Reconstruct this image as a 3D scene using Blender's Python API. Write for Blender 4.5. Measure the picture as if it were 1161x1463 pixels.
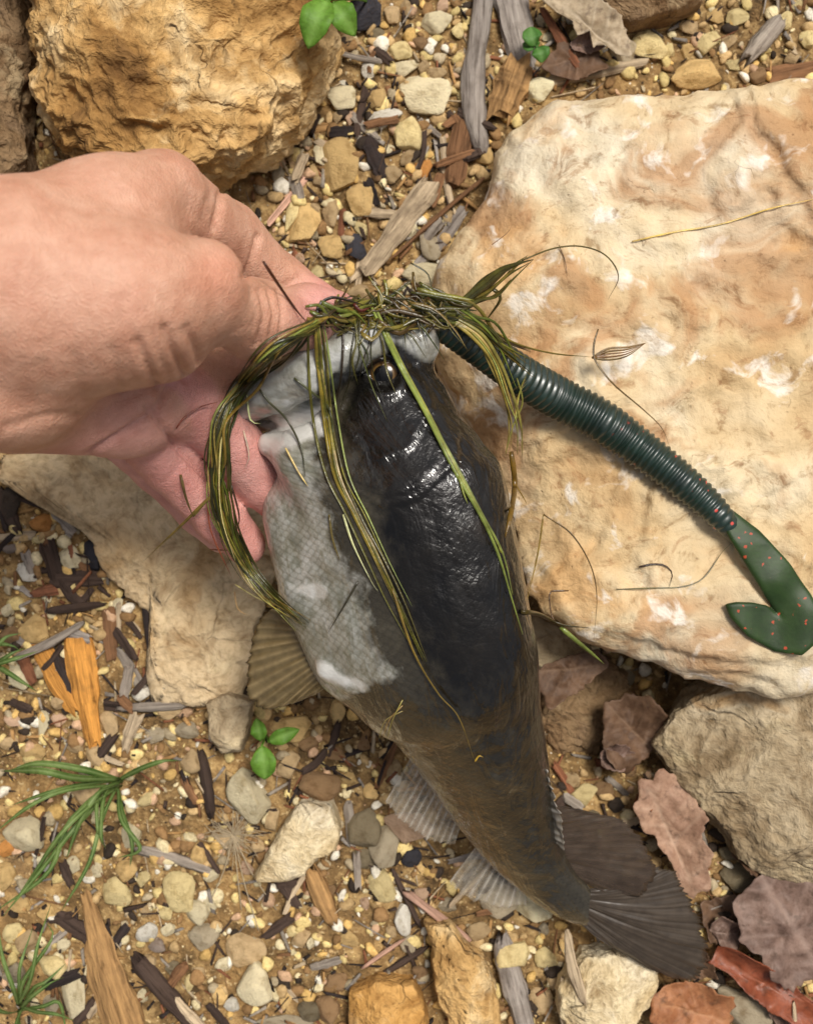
import bpy, bmesh, math, random
import numpy as np
from mathutils import Vector, Matrix
from mathutils.bvhtree import BVHTree

for o in list(bpy.data.objects):
    bpy.data.objects.remove(o)
scene = bpy.context.scene
COL = scene.collection
R = math.radians

# ------------------------------------------------------------------ camera, sky, sun, exposure
H = 0.90            # eye height above the soil (m)
F = 1685.0          # focal length expressed in photograph pixels
CX, CY = 580.5, 731.5
cam = bpy.data.cameras.new('camera')
camo = bpy.data.objects.new('camera', cam)
COL.objects.link(camo)
camo.location = (0, 0, H)
camo.rotation_euler = (0, 0, 0)
cam.sensor_fit = 'AUTO'
cam.sensor_width = 36.0
cam.lens = 36.0 * F / 1463.0
cam.clip_start = 0.02
cam.clip_end = 200
cam.dof.use_dof = True
cam.dof.focus_distance = 0.73
cam.dof.aperture_fstop = 8.0
scene.camera = camo

SUNV = Vector((0.24, 0.32, 0.92)).normalized()
world = bpy.data.worlds.new('World')
scene.world = world
world.use_nodes = True
wn = world.node_tree
bg = wn.nodes['Background']
sky = wn.nodes.new('ShaderNodeTexSky')
sky.sky_type = 'NISHITA'
sky.sun_disc = False
sky.sun_elevation = math.asin(SUNV.z)
sky.sun_rotation = math.atan2(SUNV.x, SUNV.y)
sky.dust_density = 5.0
sky.air_density = 0.7
sky.ozone_density = 0.4
hz = wn.nodes.new('ShaderNodeHueSaturation')      # thin white haze over the whole sky
hz.inputs['Saturation'].default_value = 0.45
wn.links.new(sky.outputs[0], hz.inputs['Color'])
wn.links.new(hz.outputs[0], bg.inputs[0])
bg.inputs[1].default_value = 0.085
sl = bpy.data.lights.new('sun', 'SUN')
sl.energy = 2.85
sl.angle = R(15.0)
sl.color = (1.0, 0.95, 0.87)
slo = bpy.data.objects.new('sun', sl)
slo.rotation_euler = SUNV.to_track_quat('Z', 'Y').to_euler()
slo.location = (0.5, 1, 3)
COL.objects.link(slo)
vs = scene.view_settings
vs.view_transform = 'Standard'
vs.look = 'None'
vs.gamma = 1
vs.exposure = 0.12
vs.use_curve_mapping = False
scene.cycles.max_bounces = 4
scene.cycles.diffuse_bounces = 2
scene.cycles.glossy_bounces = 2
scene.cycles.transmission_bounces = 2
scene.cycles.transparent_max_bounces = 6

# ------------------------------------------------------------------ helpers
def P(px, py, z):
    s = (H - z) / F
    return np.array([(px - CX) * s, (CY - py) * s, z])

def S(px, z):
    return px * (H - z) / F

def lin(c):
    out = []
    for v in c:
        v = v / 255.0
        out.append(v / 12.92 if v <= 0.04045 else ((v + 0.055) / 1.055) ** 2.4)
    return out

def C(r, g, b, k=1.0):
    l = lin((r, g, b))
    return (l[0] * k, l[1] * k, l[2] * k, 1.0)

def vnoise(p, seed=0):
    p = np.asarray(p, dtype=np.float64)
    i = np.floor(p).astype(np.int64)
    f = p - i
    f = f * f * (3 - 2 * f)
    def h(dx, dy, dz):
        n = ((i[:, 0] + dx) * 374761393 + (i[:, 1] + dy) * 668265263 +
             (i[:, 2] + dz) * 1274126177 + seed * 974634781) & 0xffffffff
        n = ((n ^ (n >> 13)) * 1274126177) & 0xffffffff
        n = (n ^ (n >> 16)) & 0xffffffff
        return n / 2147483647.5 - 1.0
    x, y, z = f[:, 0], f[:, 1], f[:, 2]
    a = h(0, 0, 0) * (1 - x) + h(1, 0, 0) * x
    b = h(0, 1, 0) * (1 - x) + h(1, 1, 0) * x
    c = h(0, 0, 1) * (1 - x) + h(1, 0, 1) * x
    d = h(0, 1, 1) * (1 - x) + h(1, 1, 1) * x
    return (a * (1 - y) + b * y) * (1 - z) + (c * (1 - y) + d * y) * z

def fbm(p, octv=4, seed=0, gain=0.5, lac=2.03):
    p = np.asarray(p, dtype=np.float64)
    s = np.zeros(len(p)); a = 1.0; t = 0
    for k in range(octv):
        s += a * vnoise(p + 17.3 * k, seed + k * 7)
        t += a
        p = p * lac
        a *= gain
    return s / t

def sstep(a, b, x):
    t = np.clip((x - a) / (b - a), 0, 1)
    return t * t * (3 - 2 * t)

def mk_mesh(name, verts, faces, smooth=True):
    me = bpy.data.meshes.new(name)
    if isinstance(faces, np.ndarray):
        k = faces.shape[1]
        me.vertices.add(len(verts))
        me.vertices.foreach_set('co', np.asarray(verts, dtype=np.float32).ravel())
        me.loops.add(faces.size)
        me.loops.foreach_set('vertex_index', faces.astype(np.int32).ravel())
        me.polygons.add(len(faces))
        me.polygons.foreach_set('loop_start', np.arange(0, faces.size, k, dtype=np.int32))
        me.polygons.foreach_set('loop_total', np.full(len(faces), k, dtype=np.int32))
        me.update(calc_edges=True)
    else:
        me.from_pydata([tuple(v) for v in verts], [], [tuple(f) for f in faces])
        me.update()
    me.validate()
    if smooth:
        me.polygons.foreach_set('use_smooth', np.ones(len(me.polygons), dtype=bool))
    return me

def attr(me, name, data, kind='FLOAT'):
    a = me.attributes.new(name, kind, 'POINT')
    data = np.asarray(data, dtype=np.float32)
    a.data.foreach_set({'FLOAT': 'value', 'FLOAT_VECTOR': 'vector', 'FLOAT_COLOR': 'color'}[kind], data.ravel())

def obj(name, me, m=None, parent=None, label=None, cat=None, group=None, kind=None):
    o = bpy.data.objects.new(name, me)
    COL.objects.link(o)
    if m is not None and me is not None:
        if len(me.materials) == 0:
            me.materials.append(m)
    if parent is not None:
        o.parent = parent
    if label: o['label'] = label
    if cat: o['category'] = cat
    if group: o['group'] = group
    if kind: o['kind'] = kind
    return o

def recenter(verts, c):
    return np.asarray(verts) - np.asarray(c)

def thing(name, loc, label, cat, group=None):
    o = bpy.data.objects.new(name, None)
    o.empty_display_size = 0.01
    COL.objects.link(o)
    o.location = loc
    o['label'] = label
    o['category'] = cat
    if group: o['group'] = group
    return o

# ------------------------------------------------------------------ node helpers
class G:
    def __init__(s, name):
        s.m = bpy.data.materials.new(name)
        s.m.use_nodes = True
        s.t = s.m.node_tree
        s.b = s.t.nodes['Principled BSDF']
        s.out = s.t.nodes['Material Output']
    def n(s, typ, ins=None, out=0, **props):
        nd = s.t.nodes.new(typ)
        for k, v in props.items():
            setattr(nd, k, v)
        for k, v in (ins or {}).items():
            s.put(nd.inputs[k], v)
        return nd.outputs[out]
    def put(s, sock, v):
        if isinstance(v, bpy.types.NodeSocket):
            s.t.links.new(v, sock)
        else:
            sock.default_value = v
    def set(s, **kw):
        for k, v in kw.items():
            s.put(s.b.inputs[k.replace('_', ' ')], v)
    def coord(s, which='Object'):
        return s.n('ShaderNodeTexCoord', out=which)
    def map(s, vec, scale=(1, 1, 1), loc=(0, 0, 0), rot=(0, 0, 0)):
        return s.n('ShaderNodeMapping', {'Vector': vec, 'Scale': scale, 'Location': loc, 'Rotation': rot})
    def noise(s, vec, scale, detail=5, rough=0.55, dist=0.0, out=0):
        return s.n('ShaderNodeTexNoise', {'Vector': vec, 'Scale': scale, 'Detail': detail, 'Roughness': rough, 'Distortion': dist}, out)
    def vor(s, vec, scale, feature='F1', out=0, rand=1.0):
        return s.n('ShaderNodeTexVoronoi', {'Vector': vec, 'Scale': scale, 'Randomness': rand}, out, feature=feature)
    def ramp(s, fac, stops, interp='LINEAR'):
        nd = s.t.nodes.new('ShaderNodeValToRGB')
        cr = nd.color_ramp
        cr.interpolation = interp
        while len(cr.elements) < len(stops):
            cr.elements.new(0.5)
        for e, (p, c) in zip(cr.elements, stops):
            e.position = p
            e.color = c if not isinstance(c, (int, float)) else (c, c, c, 1)
        s.put(nd.inputs[0], fac)
        return nd.outputs[0]
    def mix(s, fac, a, b, mode='MIX'):
        nd = s.t.nodes.new('ShaderNodeMix')
        nd.data_type = 'RGBA'
        nd.blend_type = mode
        s.put(nd.inputs[0], fac); s.put(nd.inputs[6], a); s.put(nd.inputs[7], b)
        return nd.outputs[2]
    def math(s, op, a, b=0.0, c=0.0):
        nd = s.t.nodes.new('ShaderNodeMath')
        nd.operation = op
        s.put(nd.inputs[0], a); s.put(nd.inputs[1], b); s.put(nd.inputs[2], c)
        return nd.outputs[0]
    def at(s, name, out='Fac'):
        return s.n('ShaderNodeAttribute', out={'Color': 0, 'Vector': 1, 'Fac': 2}[out], attribute_name=name)
    def bump(s, h, strength=0.5, dist=0.002, normal=None):
        ins = {'Height': h, 'Strength': strength, 'Distance': dist}
        if normal is not None:
            ins['Normal'] = normal
        return s.n('ShaderNodeBump', ins)

# ------------------------------------------------------------------ materials
def soil_material():
    g = G('soil')
    v = g.coord()
    n1 = g.noise(v, 9, 3, 0.6)
    n2 = g.noise(v, 70, 4, 0.7)
    n3 = g.noise(v, 260, 2, 0.6)
    c = g.ramp(n1, [(0.30, C(70, 54, 36)), (0.46, C(122, 98, 64)), (0.60, C(168, 134, 86)), (0.75, C(140, 118, 88))])
    c2 = g.ramp(n2, [(0.36, C(44, 35, 26)), (0.5, C(136, 108, 70)), (0.66, C(212, 180, 124))])
    c = g.mix(0.55, c, c2)
    sp = g.ramp(n3, [(0.62, 0.0), (0.70, 1.0)])
    c = g.mix(g.math('MULTIPLY', sp, 0.6), c, C(226, 200, 150))
    c = g.mix(1.0, c, (1.0, 0.98, 0.96, 1), 'MULTIPLY')
    g.set(Base_Color=c, Roughness=0.95, Specular_IOR_Level=0.2,
          Normal=g.bump(g.math('ADD', n2, g.math('MULTIPLY', n3, 0.5)), 0.9, 0.006))
    return g.m

def stone_material():
    # small loose stones: the stone's own colour comes from the object
    g = G('loose_stone')
    info = g.n('ShaderNodeObjectInfo', out='Color')
    rnd = g.n('ShaderNodeObjectInfo', out='Random')
    v = g.n('ShaderNodeVectorMath', {0: g.coord(), 1: g.n('ShaderNodeCombineXYZ', {0: g.math('MULTIPLY', rnd, 40.0), 1: g.math('MULTIPLY', rnd, 13.0), 2: 0.0})}, operation='ADD')
    n1 = g.noise(v, 1.6, 5, 0.6)
    n2 = g.noise(v, 9, 6, 0.7)
    pits = g.vor(v, 7, out=0)
    k = g.ramp(n1, [(0.3, (0.62, 0.55, 0.45, 1)), (0.48, (0.97, 0.95, 0.92, 1)), (0.7, (1.10, 1.09, 1.06, 1))])
    c = g.mix(1.0, info, k, 'MULTIPLY')
    dirt = g.ramp(n2, [(0.54, 0.0), (0.74, 1.0)])
    c = g.mix(g.math('MULTIPLY', dirt, 0.32), c, C(132, 96, 56))
    dp = g.ramp(pits, [(0.0, 1.0), (0.10, 0.0)])
    c = g.mix(g.math('MULTIPLY', dp, 0.3), c, C(90, 66, 42))
    g.set(Base_Color=c, Roughness=0.88, Specular_IOR_Level=0.25,
          Normal=g.bump(g.math('SUBTRACT', n2, g.math('MULTIPLY', dp, 0.4)), 0.55, 0.10))
    return g.m

def grit_material(name, rough=0.9):
    g = G(name)
    c = g.at('col', 'Color')
    v = g.coord()
    n2 = g.noise(v, 300, 4, 0.7)
    c = g.mix(1.0, c, g.ramp(n2, [(0.3, (0.6, 0.57, 0.5, 1)), (0.6, (1.05, 1.03, 1, 1))]), 'MULTIPLY')
    g.set(Base_Color=c, Roughness=rough, Specular_IOR_Level=0.2, Normal=g.bump(n2, 0.5, 0.002))
    return g.m

def slab_material():
    g = G('pale_limestone')
    v = g.coord()
    vd = g.n('ShaderNodeVectorMath', {0: v, 1: g.n('ShaderNodeVectorMath', {0: g.noise(v, 14, 3, 0.5, out=1), 'Scale': 0.05}, operation='SCALE')}, operation='ADD')
    n1 = g.noise(vd, 8.5, 3, 0.55, 0.4)
    n2 = g.noise(g.map(vd, loc=(3.1, 1.7, 0)), 12, 4, 0.56, 0.8)
    n3 = g.noise(vd, 75, 4, 0.68)
    n4 = g.noise(g.map(vd, loc=(7, 2, 1)), 30, 4, 0.6, 0.3)
    c = g.ramp(n1, [(0.30, C(197, 160, 112)), (0.42, C(220, 194, 150)), (0.53, C(232, 214, 178)), (0.66, C(240, 230, 205)), (0.78, C(226, 200, 152))])
    # brown, ochre and white blotches
    br = g.ramp(n2, [(0.49, 0.0), (0.60, 1.0)])
    c = g.mix(g.math('MULTIPLY', br, 0.72), c, C(186, 138, 92))
    st = g.ramp(g.noise(g.map(vd, scale=(1, 1.6, 1), rot=(0, 0, 0.6), loc=(4, 4, 0)), 55, 5, 0.7, 0.5), [(0.56, 0.0), (0.66, 1.0)])
    c = g.mix(g.math('MULTIPLY', st, 0.55), c, C(160, 116, 76))
    oc = g.ramp(g.noise(g.map(vd, loc=(-2, 5, 2)), 13, 4, 0.5, 0.2), [(0.60, 0.0), (0.69, 1.0)])
    c = g.mix(g.math('MULTIPLY', oc, 0.6), c, C(228, 182, 124))
    wh = g.ramp(n4, [(0.57, 0.0), (0.66, 1.0)])
    c = g.mix(g.math('MULTIPLY', wh, 0.85), c, C(255, 250, 240))
    gy = g.ramp(g.noise(g.map(vd, loc=(1, -4, 3)), 10, 5, 0.6), [(0.56, 0.0), (0.72, 1.0)])
    c = g.mix(g.math('MULTIPLY', gy, 0.5), c, C(184, 170, 140))
    fine = g.ramp(n3, [(0.30, (0.58, 0.50, 0.42, 1)), (0.42, (0.94, 0.92, 0.89, 1)), (0.7, (1.06, 1.05, 1.04, 1))])
    c = g.mix(1.0, c, fine, 'MULTIPLY')
    c = g.mix(1.0, c, (0.86, 0.84, 0.82, 1), 'MULTIPLY')
    # hairline cracks
    cr = g.vor(g.n('ShaderNodeVectorMath', {0: vd, 1: g.n('ShaderNodeVectorMath', {0: g.noise(v, 60, 2, 0.6, out=1), 'Scale': 0.03}, operation='SCALE')}, operation='ADD'), 21, 'DISTANCE_TO_EDGE', 0)
    crm = g.ramp(cr, [(0.0, 1.0), (0.008, 0.0)])
    gate = g.ramp(g.noise(v, 30, 4, 0.6), [(0.58, 0.0), (0.66, 1.0)])
    ck = g.math('MULTIPLY', crm, gate)
    c = g.mix(g.math('MULTIPLY', ck, 0.65), c, C(110, 80, 52))
    hgt = g.math('ADD', g.math('MULTIPLY', n4, 0.4), g.math('MULTIPLY', n3, 0.55))
    hgt = g.math('SUBTRACT', hgt, g.math('MULTIPLY', ck, 0.2))
    pit = g.ramp(g.vor(vd, 130, 'F1', 0), [(0.0, 1.0), (0.16, 0.0)])
    pg = g.math('MULTIPLY', pit, g.ramp(g.noise(v, 24, 2, 0.5), [(0.50, 0.0), (0.60, 1.0)]))
    c = g.mix(g.math('MULTIPLY', pg, 0.5), c, C(120, 88, 58))
    hgt = g.math('SUBTRACT', hgt, g.math('MULTIPLY', pg, 0.25))
    hgt = g.math('ADD', hgt, g.math('MULTIPLY', g.noise(v, 230, 3, 0.65), 0.30))
    g.set(Base_Color=c, Roughness=0.82, Specular_IOR_Level=0.3, Normal=g.bump(hgt, 0.5, 0.007))
    return g.m

def boulder_material(name, cols, scale=1.0, bump=0.8, white=0.5, crack=0.5):
    g = G(name)
    v = g.coord()
    vd = g.n('ShaderNodeVectorMath', {0: v, 1: g.n('ShaderNodeVectorMath', {0: g.noise(v, 20 * scale, 3, 0.5, out=1), 'Scale': 0.03}, operation='SCALE')}, operation='ADD')
    n1 = g.noise(vd, 10 * scale, 4, 0.6, 0.5)
    n2 = g.noise(g.map(vd, loc=(3, 1, 2)), 32 * scale, 4, 0.68, 0.3)
    n3 = g.noise(vd, 130 * scale, 3, 0.7)
    k = len(cols)
    c = g.ramp(n1, [(0.28 + 0.46 * i / (k - 1), cc) for i, cc in enumerate(cols)])
    c = g.mix(1.0, c, g.ramp(n2, [(0.28, (0.5, 0.42, 0.33, 1)), (0.48, (0.95, 0.92, 0.88, 1)), (0.72, (1.12, 1.1, 1.06, 1))]), 'MULTIPLY')
    wh = g.ramp(g.noise(g.map(vd, loc=(9, 4, 1)), 22 * scale, 5, 0.6), [(0.57, 0.0), (0.68, 1.0)])
    c = g.mix(g.math('MULTIPLY', wh, white), c, C(232, 214, 172))
    sp = g.ramp(n3, [(0.3, (0.7, 0.66, 0.6, 1)), (0.55, (1.02, 1.01, 1, 1))])
    c = g.mix(1.0, c, sp, 'MULTIPLY')
    cr = g.vor(vd, 20 * scale, 'DISTANCE_TO_EDGE', 0)
    ck = g.math('MULTIPLY', g.ramp(cr, [(0.0, 1.0), (0.03, 0.0)]), g.ramp(g.noise(v, 22 * scale, 2), [(0.5, 0.0), (0.62, 1.0)]))
    c = g.mix(g.math('MULTIPLY', ck, crack), c, C(84, 60, 36))
    hgt = g.math('ADD', n2, g.math('MULTIPLY', n3, 0.4))
    hgt = g.math('SUBTRACT', hgt, g.math('MULTIPLY', ck, 0.25))
    g.set(Base_Color=c, Roughness=0.9, Specular_IOR_Level=0.25, Normal=g.bump(hgt, bump, 0.008))
    return g.m

def wood_material():
    g = G('dead_wood')
    info = g.n('ShaderNodeObjectInfo', out='Color')
    rnd = g.n('ShaderNodeObjectInfo', out='Random')
    v = g.n('ShaderNodeVectorMath', {0: g.coord(), 1: g.n('ShaderNodeCombineXYZ', {0: g.math('MULTIPLY', rnd, 9.0), 1: g.math('MULTIPLY', rnd, 5.0), 2: 0.0})}, operation='ADD')
    f = g.noise(g.map(v, scale=(18, 330, 330)), 1.0, 5, 0.65)
    n = g.noise(v, 60, 4, 0.6)
    k = g.ramp(f, [(0.30, (0.28, 0.25, 0.22, 1)), (0.46, (0.85, 0.82, 0.8, 1)), (0.66, (1.25, 1.23, 1.2, 1))])
    c = g.mix(1.0, info, k, 'MULTIPLY')
    c = g.mix(g.math('MULTIPLY', g.ramp(n, [(0.52, 0.0), (0.72, 1.0)]), 0.4), c, C(66, 48, 34))
    g.set(Base_Color=c, Roughness=0.88, Specular_IOR_Level=0.25, Normal=g.bump(g.math('ADD', f, g.math('MULTIPLY', n, 0.3)), 0.8, 0.004))
    return g.m

def leaf_material(name, ca, cb, rough=0.7, trans=0.0, vein=None, spec=0.3):
    g = G(name)
    v = g.coord()
    n = g.noise(v, 45, 5, 0.6)
    n2 = g.noise(v, 260, 4, 0.65)
    c = g.ramp(n, [(0.32, ca), (0.68, cb)])
    if vein is not None and trans < 0.2:
        bl = g.ramp(g.noise(g.map(v, loc=(2, 1, 0)), 110, 4, 0.65, 0.4), [(0.54, 0.0), (0.66, 1.0)])
        c = g.mix(g.math('MULTIPLY', bl, 0.55), c, C(74, 56, 44))
    c = g.mix(1.0, c, g.ramp(n2, [(0.3, (0.72, 0.68, 0.64, 1)), (0.6, (1.05, 1.05, 1.05, 1))]), 'MULTIPLY')
    if vein is not None:
        a = g.at('vein')
        c = g.mix(g.math('MULTIPLY', a, 0.6), c, vein)
    g.set(Base_Color=c, Roughness=rough, Specular_IOR_Level=spec, Normal=g.bump(n2, 0.35, 0.002))
    if trans > 0:
        tr = g.n('ShaderNodeBsdfTranslucent', {'Color': c})
        mx = g.n('ShaderNodeMixShader', {0: trans, 1: g.b.outputs[0], 2: tr})
        g.t.links.new(mx, g.out.inputs[0])
    return g.m

def weed_material():
    g = G('wet_weed')
    info = g.n('ShaderNodeObjectInfo', out='Color')
    v = g.coord()
    n = g.noise(v, 90, 4, 0.6)
    c = g.mix(1.0, info, g.ramp(n, [(0.3, (0.45, 0.42, 0.35, 1)), (0.55, (1, 1, 1, 1)), (0.75, (1.35, 1.3, 1.0, 1))]), 'MULTIPLY')
    g.set(Base_Color=c, Roughness=0.3, Specular_IOR_Level=0.5, Normal=g.bump(g.noise(v, 500, 2), 0.3, 0.001))
    return g.m

M_SOIL = soil_material()
M_STONE = stone_material()
M_GRIT = grit_material('grit')
M_FIBRE = grit_material('fibre')
M_SLAB = slab_material()
M_BOULD = boulder_material('ochre_limestone', [C(112, 82, 48), C(166, 128, 76), C(204, 168, 112), C(236, 212, 166), C(180, 142, 92)], 1.0, 1.0, 0.5, 0.3)
M_GREYB = boulder_material('grey_limestone', [C(118, 100, 76), C(150, 132, 104), C(176, 160, 132), C(188, 174, 148), C(176, 134, 76)], 1.1, 0.8, 0.4, 0.6)
M_PAVE = boulder_material('sandy_limestone', [C(160, 128, 84), C(186, 158, 118), C(204, 182, 146), C(210, 190, 156), C(186, 160, 120)], 1.2, 0.55, 0.35, 0.15)
M_QUARTZ = boulder_material('pale_stone', [C(166, 138, 96), C(204, 184, 144), C(224, 208, 172), C(236, 226, 200), C(214, 192, 146)], 1.6, 0.8, 0.5, 0.5)
M_BROWN = boulder_material('brown_stone', [C(86, 66, 46), C(124, 98, 70), C(146, 122, 92), C(130, 108, 84), C(110, 88, 62)], 1.5, 1.0, 0.25, 0.5)
M_WOOD = wood_material()
M_WEED = weed_material()

# ------------------------------------------------------------------ ground
def gh(x, y):
    x = np.atleast_1d(np.asarray(x, float)); y = np.atleast_1d(np.asarray(y, float))
    p = np.stack([x * 7, y * 7, np.zeros_like(x)], 1)
    z = 0.009 * fbm(p, 3, 5)
    z = z + 0.0035 * fbm(np.stack([x * 60, y * 60, np.zeros_like(x)], 1), 3, 9)
    c = P(880, 1000, 0)
    z = z - 0.038 * np.exp(-(((x - c[0]) / 0.10) ** 2 + ((y - c[1]) / 0.05) ** 2))
    c = P(20, 150, 0)
    z = z - 0.03 * np.exp(-(((x - c[0]) / 0.04) ** 2 + ((y - c[1]) / 0.10) ** 2))
    return z

def gz(x, y):
    return float(gh(x, y)[0])

def PG(px, py, lift=0.0):
    p = P(px, py, lift)
    for _ in range(3):
        p = P(px, py, gz(p[0], p[1]) + lift)
    return p

def build_ground():
    core = np.arange(-0.54, 0.5401, 0.003)
    far = [0.54]
    d = 0.01
    while far[-1] < 40:
        far.append(far[-1] + d); d *= 1.35
    far = np.array(far[1:])
    ax = np.concatenate([-far[::-1], core, far])
    X, Y = np.meshgrid(ax, ax, indexing='ij')
    x = X.ravel(); y = Y.ravel()
    z = gh(x, y)
    n = len(ax)
    idx = np.arange(n * n).reshape(n, n)
    f = np.stack([idx[:-1, :-1], idx[1:, :-1], idx[1:, 1:], idx[:-1, 1:]], -1).reshape(-1, 4)
    me = mk_mesh('ground', np.stack([x, y, z], 1), f)
    obj('ground', me, M_SOIL, kind='structure')
build_ground()

# ------------------------------------------------------------------ SDF meshing (surface nets)
def surface_nets(f, org, h):
    nx, ny, nz = f.shape
    ins = f < 0
    c = np.zeros((nx - 1, ny - 1, nz - 1), dtype=np.int8)
    for dx in (0, 1):
        for dy in (0, 1):
            for dz in (0, 1):
                c += ins[dx:nx - 1 + dx, dy:ny - 1 + dy, dz:nz - 1 + dz]
    act = (c > 0) & (c < 8)
    ii = np.argwhere(act)
    vid = np.full(act.shape, -1, dtype=np.int64)
    vid[act] = np.arange(len(ii))
    acc = np.zeros((len(ii), 3)); cnt = np.zeros(len(ii))
    corners = [(a, b, d) for a in (0, 1) for b in (0, 1) for d in (0, 1)]
    for A in corners:
        for ax in range(3):
            if A[ax] == 1: continue
            B = list(A); B[ax] = 1
            fa = f[ii[:, 0] + A[0], ii[:, 1] + A[1], ii[:, 2] + A[2]]
            fb = f[ii[:, 0] + B[0], ii[:, 1] + B[1], ii[:, 2] + B[2]]
            m = (fa < 0) != (fb < 0)
            t = np.where(m, fa / np.where(m, fa - fb, 1), 0)
            p = np.tile(np.array(A, float), (len(ii), 1))
            p[:, ax] += t
            acc[m] += p[m]; cnt[m] += 1
    v = org + h * (ii + acc / cnt[:, None])
    faces = []
    for ax in range(3):
        a0 = [slice(None)] * 3; a1 = [slice(None)] * 3
        a0[ax] = slice(0, -1); a1[ax] = slice(1, None)
        e = ins[tuple(a0)] != ins[tuple(a1)]
        u, w = [(1, 2), (2, 0), (0, 1)][ax]
        E = np.argwhere(e)
        ok = (E[:, u] > 0) & (E[:, w] > 0) & (E[:, u] < f.shape[u] - 1) & (E[:, w] < f.shape[w] - 1)
        E = E[ok]
        def cell(du, dw):
            q = E.copy(); q[:, u] += du; q[:, w] += dw
            return vid[q[:, 0], q[:, 1], q[:, 2]]
        q = np.stack([cell(-1, -1), cell(0, -1), cell(0, 0), cell(-1, 0)], 1)
        s = ins[E[:, 0], E[:, 1], E[:, 2]]
        q[~s] = q[~s][:, ::-1]
        faces.append(q)
    return v, np.concatenate(faces)

def normals(v, f):
    n = np.zeros_like(v)
    a, b, c = v[f[:, 0]], v[f[:, 1]], v[f[:, 2]]
    fn = np.cross(b - a, c - a)
    if f.shape[1] == 4:
        fn = np.cross(c - a, v[f[:, 3]] - b)
    for k in range(f.shape[1]):
        np.add.at(n, f[:, k], fn)
    return n / (np.linalg.norm(n, axis=1, keepdims=True) + 1e-12)

def smooth(v, f, it=2, lam=0.5):
    k = f.shape[1]
    for _ in range(it):
        s = np.zeros_like(v); c = np.zeros(len(v))
        for i in range(k):
            j = (i + 1) % k
            np.add.at(s, f[:, i], v[f[:, j]]); np.add.at(s, f[:, j], v[f[:, i]])
            np.add.at(c, f[:, i], 1); np.add.at(c, f[:, j], 1)
        v = v + lam * (s / c[:, None] - v)
    return v

def grid(lo, hi, h):
    lo = np.array(lo); hi = np.array(hi)
    n = np.ceil((hi - lo) / h).astype(int) + 1
    ax = [lo[i] + h * np.arange(n[i]) for i in range(3)]
    X, Y, Z = np.meshgrid(*ax, indexing='ij')
    return np.stack([X.ravel(), Y.ravel(), Z.ravel()], 1), tuple(n), lo

def smin(a, b, k):
    h = np.clip(0.5 + 0.5 * (b - a) / k, 0, 1)
    return b + (a - b) * h - k * h * (1 - h)

def smax(a, b, k):
    return -smin(-a, -b, k)

def sd_cone(p, a, b, ra, rb):
    a = np.asarray(a); b = np.asarray(b)
    ab = b - a
    t = np.clip(((p - a) @ ab) / max(ab @ ab, 1e-12), 0, 1)
    return np.linalg.norm(p - (a + t[:, None] * ab), axis=1) - (ra + t * (rb - ra))

def sd_chain(p, pts, k=0.006):
    d = None
    for (a, b) in zip(pts[:-1], pts[1:]):
        e = sd_cone(p, P(*a[:3]), P(*b[:3]), S(a[3], a[2]), S(b[3], b[2]))
        d = e if d is None else smin(d, e, k)
    return d

def poly_sd(x, y, poly):
    poly = np.asarray(poly)
    d = np.full(len(x), 1e9); s = np.ones(len(x))
    m = len(poly)
    for i in range(m):
        a = poly[i]; b = poly[i - 1]
        e = b - a
        wx = x - a[0]; wy = y - a[1]
        t = np.clip((wx * e[0] + wy * e[1]) / (e @ e), 0, 1)
        d = np.minimum(d, (wx - e[0] * t) ** 2 + (wy - e[1] * t) ** 2)
        c1 = y >= a[1]; c2 = y < b[1]; c3 = e[0] * wy > e[1] * wx
        fl = (c1 & c2 & c3) | (~c1 & ~c2 & ~c3)
        s = np.where(fl, -s, s)
    return s * np.sqrt(d)

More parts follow.
